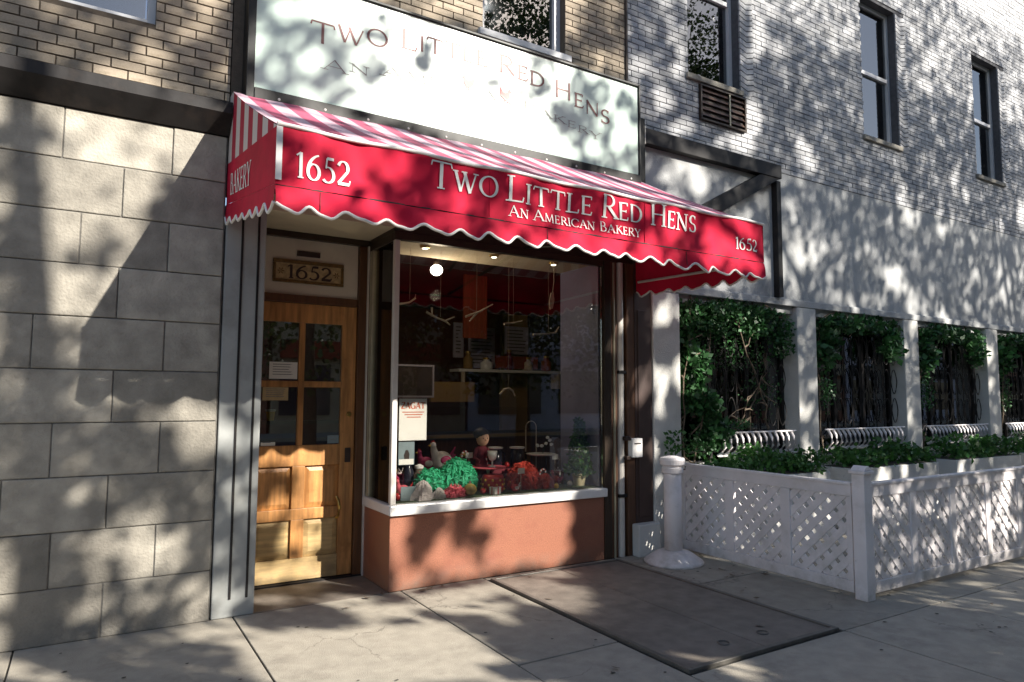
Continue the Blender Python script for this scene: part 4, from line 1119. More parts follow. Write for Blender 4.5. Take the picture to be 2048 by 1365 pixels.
# ================================================================== neighbour on the right: restaurant
rs = thing('restaurant_building', 'grey painted brick restaurant building with pale stucco ground floor right of the bakery', 'building', (7.0, 0.3, 0))
RW = [(3.30, 4.13, 4.955, 6.9), (6.55, 7.40, 4.955, 6.9), (9.55, 10.40, 4.955, 6.9)]
QX = [(4.13, 4.36), (7.40, 7.63), (10.40, 10.63)]
holes = RW + [(a, b, 4.955, 6.9) for a, b in QX]
brick_wall(rs, (2.432, 13.2, 4.135, 9.3), holes, 0.0, 0.192, 0.0585, 0.009, 'brick_grey', 0.25,
           lambda x, z: max(abs(x - 3.4) / 1.2, abs(z - 4.9) / 0.95), 300, mortar='mortar_grey')
for (x0, x1, z0, z1), (qa, qb) in zip(RW, QX):
    sash_window(rs, x0, x1, z0, z1, 0.0, 'white_frame', rev=0.13, fw_=0.045, split=.55 if x0 < 5 else .5)
    part('window_sill', B(x0 - .04, x1 + .02, -0.045, 0.12, z0 - .062, z0 - .002), 'limestone', rs, bevel=.005)
    part('jamb_backing', B(qa, qb, 0.004, 0.25, z0, z1), 'mortar_grey', rs)
    z = z0
    while z < z1 - .05:      # splayed end bricks beside the window
        w = qb - qa
        part('end_brick', MB().prism([(qa + .006, z + .004), (qa + w * .5, z - .028), (qb - .004, z + .004), (qb - .004, z + .056), (qa + w * .5, z + .024), (qa + .006, z + .056)], 'y', -0.014, 0.006), 'brick_grey', rs)
        z += .0645
part('stucco_band', B(2.53, 13.2, -0.004, 0.25, 2.625, 4.132), 'stucco', rs)
part('stucco_moulding', B(2.74, 13.2, -0.035, -0.005, 2.56, 2.64), 'stucco', rs, bevel=.008)
piers = [(2.725, 3.10), (5.0, 5.36), (7.26, 7.62), (9.52, 9.88), (11.8, 12.2)]
for a, b in piers:
    part('pilaster', B(a, b, -0.03, 0.25, 0.0, 2.558), 'stucco_white', rs, bevel=.012)
for (a, b), (c, d) in zip(piers, piers[1:]):
    part('bulkhead', B(b, c, 0.0, 0.25, 0.0, 0.80), 'stucco_white', rs)
    part('lintel', B(b, c, 0.03, 0.25, 2.48, 2.62), 'stucco', rs)
    fr = MB()
    n = 3
    for i in range(n + 1):
        x = b + (c - b - .05) * i / n
        fr.box(x, x + .05, 0.17, 0.23, 0.80, 2.48)
    part('dark_frame', fr, 'dark_steel', rs)
    part('pane', B(b, c, 0.196, 0.202, 0.80, 2.48), 'glass_upper', rs)
part('dining_room', MB().box(3.0, 13, 2.6, 2.65, 0, 2.62).box(3.0, 13, 0.26, 2.6, -0.011, 0.0).box(4.21, 13, .26, 2.6, 2.60, 2.624), 'dark_room', rs)
part('plinth', B(2.445, 2.722, -0.115, -0.012, 0.0, 0.30), 'stucco_white', rs, bevel=.012)

t = thing('air_conditioner', 'brown slatted air conditioner grille under the upper window', 'air conditioner', (3.82, -.02, 4.50))
part('case', MB().box(3.452, 4.182, -0.045, 0.0, 4.852, 4.872).box(3.452, 4.182, -0.045, 0.0, 4.478, 4.498).box(3.452, 3.474, -0.045, 0.0, 4.499, 4.851).box(4.160, 4.182, -0.045, 0.0, 4.499, 4.851), 'bronze', t, bevel=.003)
part('backing', B(3.475, 4.159, -0.016, -0.013, 4.499, 4.851), 'ink', t)
for i in range(5):
    z = 4.53 + i * .067
    part('slat', MB().prism([(-.040, z), (-.030, z + .010), (-.018, z + .034), (-.026, z + .030)], 'x', 3.476, 4.158), 'brown_wood', t)
part('divider', B(3.90, 3.92, -0.046, -0.041, 4.499, 4.851), 'brass_trim', t)

t = thing('canopy_frame', 'dark steel beam and diagonal brace fixed on the grey stucco band', 'canopy frame', (3.6, -.05, 3.5))
part('beam', B(2.60, 4.72, -0.085, -0.005, 4.025, 4.185), 'dark_steel', t, bevel=.006)
bm_ = MB().prism([(4.38, 4.033), (4.71, 4.033), (3.72, 3.50), (3.38, 3.50)], 'y', -0.075, -0.006)
part('brace', bm_, 'dark_steel', t)
part('hanger', B(4.63, 4.70, -0.08, -0.006, 2.645, 3.99), 'dark_steel', t)
part('end_plate', B(2.585, 2.599, -0.095, -0.004, 4.01, 4.195), 'aluminium', t)
fl = MB().box(2.475, 2.585, -0.10, -0.005, 3.60, 4.26)
solo('black_flashing', fl, 'black_metal', 'narrow black vertical flashing box between sign board and stucco wall', 'flashing')
dpv = MB().tube([(2.424, -0.018, 4.56), (2.424, -0.018, 9.3)], .016, 8)
solo('cable_conduit', dpv, 'bronze', 'thin dark conduit running up the joint between tan and grey brick', 'conduit')

t = thing('mail_box', 'small white box with black fittings on the brown door jamb', 'mailbox', (2.46, -.05, .92))
part('box', B(2.405, 2.535, -0.075, -0.01, 0.925, 1.105), 'enamel_white', t, bevel=.006)
part('fitting', MB().box(2.335, 2.404, -0.06, -0.012, 1.085, 1.125).box(2.35, 2.404, -0.06, -0.012, 0.905, 0.94), 'ink', t, bevel=.004)
part('slot', B(2.43, 2.51, -0.078, -0.0755, 1.05, 1.062), 'ink', t)

# ------------------------------------------------------------------ white post on a cone foot
PX, PY = 2.59, -0.405
t = thing('barrier_post', 'white round barrier post on a low cone foot at the fence end', 'post', (PX, PY, 0))
part('foot', MB().lathe([(.262, 0.0), (.268, .018), (.255, .035), (.16, .098), (.125, .112), (.085, .118)], (PX, PY, 0), 40), 'white_paint', t, sm=True)
part('shaft', MB().lathe([(.080, 0.112), (.080, .86)], (PX, PY, 0), 28), 'white_paint', t, sm=True)
part('collar', MB().lathe([(.081, .80), (.096, .81), (.098, .85), (.085, .868)], (PX, PY, 0), 28), 'white_paint', t, sm=False)
part('cap', MB().lathe([(.084, .869), (.112, .885), (.116, .925), (.108, .945), (.04, .962), (.005, .965)], (PX, PY, 0), 28), 'white_paint', t, sm=False)
part('hook', MB().tube([(PX + .08, PY - .03, .84), (PX + .12, PY - .04, .835), (PX + .125, PY - .04, .865)], .007, 6), 'ink', t)

# ------------------------------------------------------------------ white lattice fence
def clip(poly, nx, nz, c):
    out = []
    for i in range(len(poly)):
        a, b = poly[i], poly[(i + 1) % len(poly)]
        da, db = nx * a[0] + nz * a[1] - c, nx * b[0] + nz * b[1] - c
        if da <= 0: out.append(a)
        if da * db < 0:
            k = da / (da - db)
            out.append((a[0] + k * (b[0] - a[0]), a[1] + k * (b[1] - a[1])))
    return out

def lattice_fence(root, axis, fixed, s0, s1, mod, sign):
    """axis 'y': fence runs along y at x = fixed; axis 'x': along x at y = fixed. s0..s1 run"""
    Z0, Z1 = 0.035, 0.835
    T = 0.02
    def prism(mb, poly, a, b):
        if axis == 'y':
            return mb.prism(poly, 'x', fixed + a, fixed + b)
        return mb.prism(poly, 'y', fixed + a, fixed + b)
    R = lambda sa, sb, za, zb: [(sa, za), (sb, za), (sb, zb), (sa, zb)]
    lo_, hi_ = min(s0, s1), max(s0, s1)
    part('bottom_rail', prism(MB(), R(lo_, hi_, Z0, Z0 + .085), -T, T), 'white_paint', root, bevel=.004)
    part('top_rail', prism(MB(), R(lo_, hi_, Z1 - .085, Z1), -T, T), 'white_paint', root, bevel=.004)
    part('cap_rail', prism(MB(), R(lo_, hi_, Z1 + .001, Z1 + .022), -T - .012, T + .012), 'white_paint', root, bevel=.004)
    n = max(1, round((hi_ - lo_) / mod))
    L = (hi_ - lo_) / n
    for i in range(n + 1):
        w = .045
        a = max(lo_, lo_ + i * L - w); b = min(hi_, lo_ + i * L + w)
        part('stile', prism(MB(), R(a, b, Z0 + .086, Z1 - .086), -T + .001, T - .001), 'white_paint', root, bevel=.003)
    p = .130; hw = .0385
    for i in range(n):
        a, b = lo_ + i * L + .046, lo_ + (i + 1) * L - .046
        za, zb = Z0 + .087, Z1 - .087
        for sg_, lay in ((1, (-.009, -.0005)), (-1, (.0005, .009))):
            cmin = (a + za) if sg_ > 0 else (a - zb)
            cmax = (b + zb) if sg_ > 0 else (b - za)
            c = cmin + .02
            while c < cmax + .03:
                poly = R(a, b, za, zb)
                poly = clip(poly, 1, sg_, c + hw)
                if poly: poly = clip(poly, -1, -sg_, -(c - hw))
                if len(poly) >= 3:
                    ar = abs(sum(poly[k][0] * poly[(k + 1) % len(poly)][1] - poly[(k + 1) % len(poly)][0] * poly[k][1] for k in range(len(poly)))) / 2
                    if ar > .0004:
                        part('slat', prism(MB(), poly, *lay), 'white_paint', root)
                c += p * random.uniform(.965, 1.035)
fs = thing('lattice_fence', 'white lattice fence running out from the white pilaster beside the barrier post', 'fence', (3.0, -1.05, 0))
lattice_fence(fs, 'y', 3.0, -0.13, -1.88, 0.585, 1)
ff = thing('lattice_fence', 'white lattice fence closing the front of the patio along the sidewalk', 'fence', (6.0, -1.95, 0))
lattice_fence(ff, 'x', -1.95, 3.075, 9.2, 0.612, 1)
def fence_post(x, y, label):
    t = thing('fence_post', label, 'post', (x, y, 0), 'square white posts of the patio fence')
    part('shaft', B(x - .05, x + .05, y - .05, y + .05, 0.0, 0.93), 'white_paint', t, bevel=.005)
    part('cap', MB().box(x - .065, x + .065, y - .065, y + .065, .931, .955).prism([(x - .055, .956), (x + .055, .956), (x + .01, .99), (x - .01, .99)], 'y', y - .055, y + .055), 'white_paint', t, bevel=.004)
fence_post(3.0, -1.955, 'square white corner post where the two lattice fences meet')
fence_post(9.27, -1.955, 'square white end post of the front lattice fence')

# ------------------------------------------------------------------ planter, hedge, ivy, grilles
bay = [(3.12, 4.98), (5.38, 7.24), (7.64, 9.50), (9.90, 11.78)]
where = ['nearest the white pilaster', 'under the second restaurant opening', 'under the third restaurant opening', 'under the farthest restaurant opening']
for i, ((a, b), wh) in enumerate(zip(bay, where)):
    t = thing('planter_box', 'white stucco planter box ' + wh, 'planter', ((a + b) / 2, -.22, 0), 'planter boxes along the restaurant front')
    part('trough', B(a + .02, b - .02, -0.42, -0.012, 0.0, 0.70), 'stucco_white', t, bevel=.012)
    part('soil', B(a + .05, b - .05, -0.39, -0.04, 0.701, 0.71), 'joint', t)
    pts = []
    for k in range(2600 if i == 0 else 900):
        x = random.uniform(a + .03, b - .03)
        top = .90 + .07 * math.sin(5.1 * x) + .05 * math.sin(13 * x + 1)
        z = .69 + (top - .69) * random.random() ** .6
        pts.append((x, random.uniform(-.44, -.05), z))
    h = solo('low_hedge', MB().leaves(pts, .05 if i == 0 else .075), 'leaf_hedge', 'low clipped green hedge in the planter ' + wh, 'hedge', 'hedges in the restaurant planters')
    gr = thing('iron_balustrade', 'white iron rail of bowed bars above the hedge ' + wh, 'railing', ((a + b) / 2, -.03, .88), 'bowed iron rails above the planters')
    ga = a + (.52 if i == 0 else .1)
    part('lower_bar', MB().tube([(ga, -.03, .885), (b - .06, -.03, .885)], .010, 6), 'white_paint', gr)
    part('upper_bar', MB().tube([(ga, -.03, 1.125), (b - .06, -.03, 1.125)], .010, 6), 'white_paint', gr)
    x = ga + .05
    while x < b - .10:
        part('bowed_bar', MB().tube([(x, -.03, 1.118), (x - .012, -.075, 1.06), (x - .03, -.10, .98), (x - .055, -.075, .92), (x - .07, -.03, .892)], .0155, 6), 'white_paint', gr, sm=True)
        x += .095
    gl_ = thing('scroll_grille', 'dark looping iron scroll grille in the opening ' + wh, 'grille', ((a + b) / 2, .06, 1.15), 'scroll grilles of the restaurant openings')
    x = a + (.42 if i == 0 else .15)
    while x < b - .12:
        part('upright', MB().tube([(x, .075, 1.13), (x, .075, 2.46)], .008, 6), 'dark_steel', gl_)
        for zc in (1.34, 1.72, 2.10):
            pl = [(x + .085 + .07 * math.cos(w) * (1 - .25 * abs(math.sin(w))), .075, zc + .16 * math.sin(w)) for w in np.linspace(0, 2 * PI, 15)]
            part('scroll_bar', MB().tube(pl, .006, 5, False), 'dark_steel', gl_, sm=True)
        x += .172
def ivy(label, spec, leaf, size, vines, group='ivy on the restaurant front'):
    t = thing('ivy', label, 'ivy', spec[0][0], group)
    pts = []
    for c, r, n in spec:
        for _ in range(n):
            d = Vector((random.gauss(0, 1), random.gauss(0, 1), random.gauss(0, 1)))
            d = d.normalized() * random.random() ** .45
            pts.append((c[0] + d.x * r[0], c[1] + d.y * r[1], c[2] + d.z * r[2]))
    cut = len(pts) // 2
    part('foliage', MB().leaves(pts[:cut], size * .8).leaves(pts[cut:int(cut * 1.6)], size * 1.25).leaves(pts[int(cut * 1.6):], size * .55), leaf, t, kind='stuff')
    for v in list(vines):
        for q in v[1:-1:2]:
            vines.append(rvine(q, 3, random.uniform(-.07, .07), random.uniform(-.08, .09)))
    for v in vines:
        part('stem', MB().tube(v, [.010 * (1 - .7 * i / len(v)) for i in range(len(v))], 5), 'vine', t, sm=True)
def rvine(p, n, dx, dz):
    out = [p]
    for _ in range(n):
        q = out[-1]
        out.append((q[0] + dx + random.uniform(-.05, .05), min(q[1] + random.uniform(-.025, .02), .12), q[2] + dz + random.uniform(-.03, .03)))
    return out
spec = [((3.9, .0, 2.44), (.85, .13, .10), 1500), ((3.30, .02, 2.30), (.18, .12, .22), 500), ((3.60, .0, 2.26), (.3, .12, .15), 420), ((4.25, .0, 2.30), (.35, .12, .16), 450), ((4.75, .0, 2.2), (.22, .12, .28), 420),
        ((3.22, .03, 2.0), (.10, .10, .35), 300), ((3.36, .0, 1.82), (.15, .13, .22), 560), ((3.30, .02, 1.52), (.16, .12, .20), 380), ((3.52, .0, 1.40), (.16, .12, .17), 420), ((3.60, .0, 1.12), (.22, .14, .18), 520), ((3.40, .0, 1.02), (.22, .14, .14), 380), ((3.95, -.02, 1.20), (.25, .08, .07), 160), ((4.0, .06, 2.1), (.7, .06, .30), 520), ((4.45, .05, 1.6), (.4, .06, .4), 240)]
ivy('dense dark green ivy hanging round the dark opening nearest the white pilaster', spec, 'leaf', .062,
    [rvine((3.17, .04, .72), 9, .02, .19), rvine((3.3, .02, .72), 8, .035, .17), rvine((3.15, .04, 2.45), 10, .17, .0), rvine((3.5, .0, 1.0), 7, .09, .06), rvine((3.9, .0, 2.4), 6, .05, -.11), rvine((4.2, .02, 1.15), 8, .03, .11), rvine((4.5, .02, 1.15), 7, -.03, .10), rvine((3.95, .02, 1.15), 8, .06, .07)])
for i, wh in ((1, 'second'), (2, 'third'), (3, 'fourth')):
    a, b = bay[i]
    sp_l = [(((a + b) / 2, .0, 2.42), ((b - a) / 2, .13, .11), 1100), ((a + .2, .0, 2.15), (.2, .12, .3), 350), ((b - .25, .0, 2.2), (.25, .12, .25), 350), ((a + .18, .0, 1.6), (.14, .1, .3), 220)]
    ivy('dark green ivy hanging over the %s opening of the restaurant' % wh, sp_l, 'leaf', .075, [rvine((a + .05, .04, 2.45), 9, .19, 0), rvine((a + .1, .03, .72), 9, .015, .19)])
# a sprig behind the barrier post
sg_p = [(2.95 + random.gauss(0, .07), -.10 + random.gauss(0, .04), .95 + random.random() * .22) for _ in range(80)]
solo('potted_sprig', MB().leaves(sg_p, .05).tube([(2.95, -.08, .0), (2.95, -.09, .6), (2.94, -.10, 1.05)], [.012, .009, .004], 6), 'leaf_hedge', 'thin pale green sprig rising behind the barrier post', 'plant')

# ================================================================== neighbour on the left: stone front
sn = thing('stone_building', 'limestone block front left of the bakery door', 'building', (-3.3, .3, 0))
z = 0.0; r = 0
while z < 3.3:
    Hh = 0.33
    x = -1.275 - (0.0 if r % 2 == 0 else -0.0)
    first = .62 if r % 2 == 0 else .34
    w = first
    while x > -5.5:
        xa = max(x - w, -5.6)
        part('stone_block', B(xa + .0035, x - .0035, -0.022 + random.uniform(-.004, .004), 0.10, z + .0035, min(z + Hh - .0035, 3.3)), 'limestone', sn, bevel=.005)
        x -= w; w = random.uniform(.48, .74)
    z += Hh; r += 1
part('joint_backing', B(-5.6, -1.27, -0.012, 0.3, 0.0, 3.3), 'stone_joint', sn)
part('cornice', MB().prism([(-0.16, 3.42), (-0.16, 3.50), (0.2, 3.50), (0.2, 3.302), (-0.04, 3.302), (-0.10, 3.36)], 'x', -5.6, -1.268), 'dark_steel', sn)
brick_wall(sn, (-5.6, -1.268, 3.502, 7.0), [(-2.6, -1.75, 4.0, 5.6)], 0.02, 0.2, 0.066, 0.01, 'brick_tan', 0.25, lambda x, z: abs(x + 1.3) + abs(z - 3.6), 200, wall_name='upper_wall')
sash_window(sn, -2.6, -1.75, 4.0, 5.6, 0.02, 'white_frame')

# ================================================================== across the street (mirrored in the panes)
def opp(x0, x1, H, m, label, nw, floors, shop):
    t = thing('town_house', label, 'building', ((x0 + x1) / 2, -26, 0), 'houses across the street')
    y = -21.0
    part('wall', B(x0 + .02, x1 - .02, y - 8, y, 0, H), m, t)
    part('cornice', B(x0, x1, y + .001, y + .45, H - .5, H), 'opp_tan' if m != 'opp_tan' else 'opp_brick', t)
    wm = B(-.55, .55, 0, .12, 0, 1.75).mesh('window', 'white_frame'); pm = B(-.46, .46, .121, .14, .09, 1.66).mesh('pane', 'opp_glass')
    for f in range(floors):
        for i in range(nw):
            x = x0 + (x1 - x0) * (i + .5) / nw
            z = 4.3 + f * 3.0
            w = link('window', wm, t); w.location = (x, y + .001, z)
            p = link('pane', pm, w)
    for i in range(3):
        xa = x0 + (x1 - x0) * (i + .12) / 3; xb = x0 + (x1 - x0) * (i + .88) / 3
        part('shop_window', B(xa, xb, y + .001, y + .06, .7, 2.7), 'opp_glass', t)
    part('fascia', B(x0 + .3, x1 - .3, y + .001, y + .25, 2.95, 3.65), shop, t)
opp(-14, 3.9, 11.2, 'opp_brick', 'dark red brick house across the street, reflected in the door glass', 7, 2, 'dark_steel')
opp(4, 11.9, 11.0, 'opp_tan', 'tan house across the street with a red shop fascia', 4, 2, 'shop_red')
opp(12, 24.9, 11.6, 'opp_grey', 'lavender grey house across the street, reflected at the right of the display window', 6, 2, 'board_lav')
opp(25, 40, 11.2, 'opp_brick', 'brick house across the street opposite the far end of the patio', 7, 2, 'opp_tan')

opp(40.1, 54, 11.4, 'opp_grey', 'grey house far along the far side of the street', 6, 2, 'dark_steel')
opp(54.1, 70, 11.0, 'opp_tan', 'tan house far along the far side of the street', 7, 2, 'opp_brick')
opp(70.1, 95, 11.5, 'opp_brick', 'brick house at the distant end of the far side of the street', 9, 2, 'dark_steel')

# ================================================================== street trees that dapple the sun
MASK = [
(1,0.597,3.736,1.33,-0.29,0.12,-3.67),
(1,-0.041,3.818,3.8,0.07,1.52,-6.11),
(1,-0.133,4.184,4.63,0.08,1.53,-5.41),
(1,-0.385,4.354,5.4,0.11,3.05,-9.84),
(1,0.308,4.202,3.52,0.05,1.18,-4.28),
(1,0.568,4.23,5.09,0.05,1.24,-4.58),
(1,0.788,4.334,4.89,0.03,1.54,-5.61),
(1,-0.834,3.862,11.29,0.27,3.26,-11.97),
(1,-0.771,4.292,10.67,0.28,4.02,-12.88),
(1,-0.581,4.273,6.37,0.13,3.12,-10.14),
(1,-0.246,3.647,4.09,-0.94,-0.07,-8.18),
(1,1.047,3.769,3.19,-0.62,0.2,-3.15),
(1,1.47,4.331,10.12,-2.03,0.46,-4.19),
(1,1.206,3.758,4.59,0.0,1.03,-4.88),
(1,2.135,3.946,11.77,-3.14,0.19,-4.15),
(1,2.025,4.153,20.86,-3.72,0.62,-5.06),
(1,1.772,4.409,16.67,0.0,3.68,-14.71),
(1,0.914,4.414,4.75,0.03,2.03,-7.34),
(1,-0.538,4.147,11.53,0.33,4.28,-14.16),
(1,1.595,3.77,9.64,-0.15,3.07,-15.2),
(1,-1.058,4.183,14.13,0.5,5.55,-17.66),
(1,1.833,4.571,5.75,-1.76,0.8,-14.13),
(0,0.086,4.078,10.28,0.12,1.61,-6.0),
(0,0.126,4.3,8.51,0.13,4.19,-14.86),
(0,-0.948,4.046,9.19,0.25,1.57,-5.31),
(0,-1.046,3.793,7.03,0.24,1.86,-6.74),
(0,-0.573,3.941,7.51,0.22,2.68,-9.82),
(0,-0.417,4.003,8.87,0.2,3.16,-11.42),
(0,-0.453,3.835,4.95,0.12,2.99,-11.56),
(0,-0.936,3.654,3.89,0.12,3.83,-15.04),
(0,1.359,3.999,20.93,5.56,1.25,-2.99),
(0,1.653,3.972,6.54,-0.02,0.78,-3.51),
(0,1.949,3.892,16.91,-3.64,0.34,-5.07),
(0,1.178,4.348,6.58,0.0,1.95,-7.25),
(0,2.2,4.269,9.73,-0.1,2.34,-10.02),
(0,1.099,4.075,7.17,0.09,2.97,-12.16),
(0,-0.281,4.264,9.21,0.18,2.81,-9.47),
(0,1.232,4.549,9.09,0.0,3.03,-10.75),
(0,0.716,4.07,12.63,0.13,2.6,-10.28),
(0,0.005,3.665,23.16,0.41,4.06,-17.47),
(1,-1.865,1.871,7.54,-1.11,0.37,-16.45),
(1,-1.645,1.846,5.84,-1.04,-0.19,-16.1),
(1,-1.441,1.843,8.16,0.18,4.26,-21.65),
(1,-2.011,1.523,9.76,0.29,2.44,-14.63),
(1,-1.855,1.508,12.46,0.26,3.12,-20.77),
(1,-1.567,1.552,12.15,0.29,1.74,-11.86),
(1,-1.643,1.763,11.58,0.28,2.21,-11.85),
(1,-1.027,1.65,11.47,0.19,2.48,-16.63),
(1,-1.723,1.638,8.98,0.16,2.94,-18.13),
(1,-0.715,1.495,19.55,0.45,3.18,-23.18),
(1,0.481,1.543,8.01,-0.12,0.82,-7.37),
(1,0.703,1.752,9.03,-0.18,0.92,-6.82),
(1,1.312,1.758,3.46,-1.8,-0.76,-6.02),
(1,1.537,1.587,4.16,-0.13,1.78,-15.93),
(1,0.251,1.655,18.21,-0.2,1.4,-11.0),
(1,1.086,1.538,6.12,-0.16,1.45,-13.2),
(1,-0.055,1.547,14.71,0.0,2.87,-24.39),
(0,-1.315,1.648,5.28,0.09,1.42,-8.67),
(0,-1.968,1.809,14.87,0.28,3.93,-18.79),
(0,-0.378,1.767,2.05,-0.43,0.1,-10.02),
(0,-0.894,1.84,3.56,-0.62,0.28,-15.92),
(0,-0.456,1.529,4.21,0.06,1.78,-14.06),
(0,0.074,1.563,9.54,-0.14,0.91,-7.31),
(0,0.931,1.689,8.7,-4.35,-0.65,-5.05),
(0,0.578,1.626,25.7,-0.48,1.19,-9.28),
(0,-1.719,1.474,12.05,0.0,4.38,-30.3),
(0,-1.188,1.522,5.11,0.11,2.94,-21.21),
(1,2.655,4.882,12.09,-0.16,3.59,-13.56),
(1,2.827,4.821,10.15,-0.19,4.7,-18.61),
(1,2.894,4.596,8.82,-0.19,1.78,-7.23),
(1,3.115,4.95,11.27,-0.15,3.37,-13.03),
(1,3.048,5.261,13.57,-0.21,4.32,-15.22),
(1,2.099,4.785,9.9,0.0,3.42,-12.35),
(1,2.036,4.617,8.97,-0.18,5.1,-19.71),
(1,2.29,4.785,15.42,-0.15,2.55,-9.73),
(1,1.947,5.249,20.41,0.0,7.47,-24.39),
(1,3.016,5.444,9.86,-0.18,5.46,-17.95),
(1,3.213,4.345,4.47,-0.12,2.88,-13.23),
(1,4.113,4.336,4.73,-2.4,-0.39,-7.38),
(1,4.293,4.666,5.76,-0.19,0.95,-4.25),
(1,2.52,4.846,18.57,-0.2,2.96,-10.67),
(1,2.963,4.532,9.93,-0.13,3.18,-13.38),
(1,3.352,3.937,9.47,-0.19,1.93,-10.24),
(1,3.167,3.93,9.75,-0.23,2.15,-11.68),
(1,3.461,3.765,8.17,-0.23,1.21,-7.08),
(1,4.464,5.788,8.04,-0.33,2.48,-8.23),
(1,0.182,4.721,9.11,0.21,7.04,-22.57),
(1,3.102,4.294,8.58,-0.13,3.3,-15.44),
(1,3.193,5.164,13.41,-0.3,3.01,-11.3),
(0,2.765,5.287,4.72,-0.07,0.92,-3.11),
(0,2.546,4.227,4.94,-0.07,1.07,-4.85),
(0,3.779,4.043,4.14,-0.14,2.07,-11.18),
(0,2.947,3.626,3.49,-0.09,2.22,-13.57),
(0,2.039,5.124,3.93,-0.02,1.46,-4.91),
(0,3.8,4.785,2.43,-0.07,0.84,-3.51),
(0,3.74,5.517,3.04,-0.08,0.56,-1.93),
(0,2.812,3.917,4.73,-0.06,1.2,-6.34),
(0,3.928,3.675,2.41,-0.08,1.76,-11.17),
(1,-0.173,1.392,5.3,0.19,-0.38,-8.86),
(1,-0.431,1.454,6.38,0.23,-0.7,-18.21),
(1,-0.1,0.979,6.77,0.19,-1.11,-13.73),
(1,-0.453,0.968,6.48,0.28,-1.83,-21.82),
(1,-0.167,0.51,4.92,0.16,-1.31,-10.68),
(1,-0.457,0.508,6.52,0.21,-1.35,-10.91),
(1,-0.273,0.777,8.43,0.25,-0.99,-9.83),
(1,-0.084,1.138,15.18,0.43,-0.58,-9.54),
(1,0.218,1.651,12.66,0.38,-0.19,-14.93),
(1,-0.342,1.115,14.31,0.46,-0.61,-10.66),
(1,-0.093,0.739,11.14,0.28,-0.84,-8.35),
(0,-0.404,1.237,7.59,0.18,-0.71,-11.64),
(0,-0.168,1.243,17.88,0.37,-1.12,-20.86),
(0,-0.459,1.143,21.78,0.7,-0.7,-10.78),
(0,-0.429,0.831,7.66,0.25,-1.61,-16.18),
(0,-0.405,0.655,8.19,3.91,7.07,-19.35),
(0,0.051,0.724,17.29,0.43,-0.86,-8.29),
(0,-0.184,1.105,25.06,0.78,-0.78,-10.44),
(1,0.1,0.405,11.92,0.21,-0.42,-4.41),
(1,0.155,0.114,7.84,0.18,-0.98,-7.84),
(1,0.091,0.236,12.08,0.24,-0.8,-6.64),
(1,0.478,0.191,5.53,0.07,-0.78,-6.38),
(1,1.015,0.376,3.6,0.03,-0.36,-3.67),
(1,1.477,0.332,3.26,0.0,-0.29,-3.07),
(1,1.191,0.191,3.2,0.03,-0.87,-8.01),
(1,0.541,0.48,15.64,0.18,-1.08,-11.51),
(1,0.219,0.068,7.78,0.2,-1.74,-13.2),
(1,0.042,0.619,12.05,0.0,-2.41,-33.33),
(1,0.427,0.628,2.73,0.27,0.07,-24.99),
(1,1.292,0.647,2.06,0.2,-0.24,-23.83),
(1,0.706,0.124,10.65,0.09,-0.98,-8.34),
(0,0.349,0.517,6.63,0.12,-0.84,-9.11),
(0,0.265,0.389,8.28,-4.36,-3.62,-7.02),
(0,0.574,0.417,31.28,0.34,-0.52,-5.5),
(0,0.774,0.325,8.58,3.55,2.27,-10.56),
(0,0.216,0.259,16.7,0.37,-1.1,-11.01),
(0,0.382,0.086,18.93,0.49,-3.4,-25.73),
(0,1.921,0.29,6.1,-0.02,-0.31,-3.2),
(0,1.779,0.281,17.84,-0.2,-1.01,-11.35),
(0,1.981,0.555,6.05,-0.08,-1.0,-13.68),
(1,0.044,1.117,16.96,0.37,-0.07,-2.18),
(1,0.181,1.289,5.75,0.08,-0.05,-4.65),
(1,0.118,1.342,5.82,0.1,-0.07,-4.24),
(1,0.126,0.95,5.82,0.12,-0.24,-5.16),
(1,0.566,0.969,3.03,0.03,-0.24,-4.93),
(1,0.992,1.075,6.63,0.08,-0.2,-5.95),
(1,1.512,1.079,5.03,0.0,-0.42,-14.08),
(1,2.021,0.901,6.99,-0.03,-0.21,-4.37),
(1,0.205,1.261,7.69,0.15,-0.1,-6.33),
(1,-1.071,-0.71,2.0,-2.84,-1.18,-2.07),
(1,-1.41,-0.604,2.9,-3.57,-1.45,-2.54),
(1,-0.503,-0.643,2.89,-5.33,-5.16,2.24),
(1,0.339,-0.248,3.82,-6.06,-0.35,-7.07),
(1,-0.228,-0.272,4.35,-6.46,-3.23,-5.72),
(1,0.697,-0.376,3.03,-6.0,-3.05,0.18),
(1,0.525,-0.632,7.4,-14.71,-2.02,-3.64),
(1,0.148,-0.484,7.98,-13.88,-3.22,-5.71),
(1,-0.668,0.177,7.04,-8.21,-4.18,-7.45),
(1,-1.141,-1.004,2.99,-4.7,-2.6,-4.52),
(1,0.721,-0.156,5.38,-9.36,-2.58,-4.59),
(1,-0.27,0.023,5.23,-7.0,-4.09,-7.15),
(1,-0.801,-0.952,5.38,-10.66,-5.8,2.32),
(0,-0.695,-0.134,3.96,-5.57,-7.36,0.63),
(0,-0.942,-0.114,4.95,-6.26,-6.49,-1.38),
(0,-1.139,-0.173,7.58,-9.54,-14.76,-1.64),
(0,-0.101,0.149,4.07,-5.91,-11.17,0.75),
(0,-0.108,-0.139,6.13,-9.64,-12.11,-0.92),
(0,-0.299,-0.444,5.12,-8.63,-12.97,0.55),
(0,-0.296,-0.651,4.79,-9.34,-7.22,3.55),
(0,-0.558,-0.91,5.94,-12.75,-9.02,5.83),
(0,-0.47,-1.309,1.06,-2.5,-3.47,-0.59),
(0,0.82,-0.928,1.22,-3.08,-1.32,0.11),
(0,-0.184,-0.929,2.75,-5.88,-5.1,1.09),
(0,1.426,-0.384,2.34,-4.97,-1.73,-3.07),
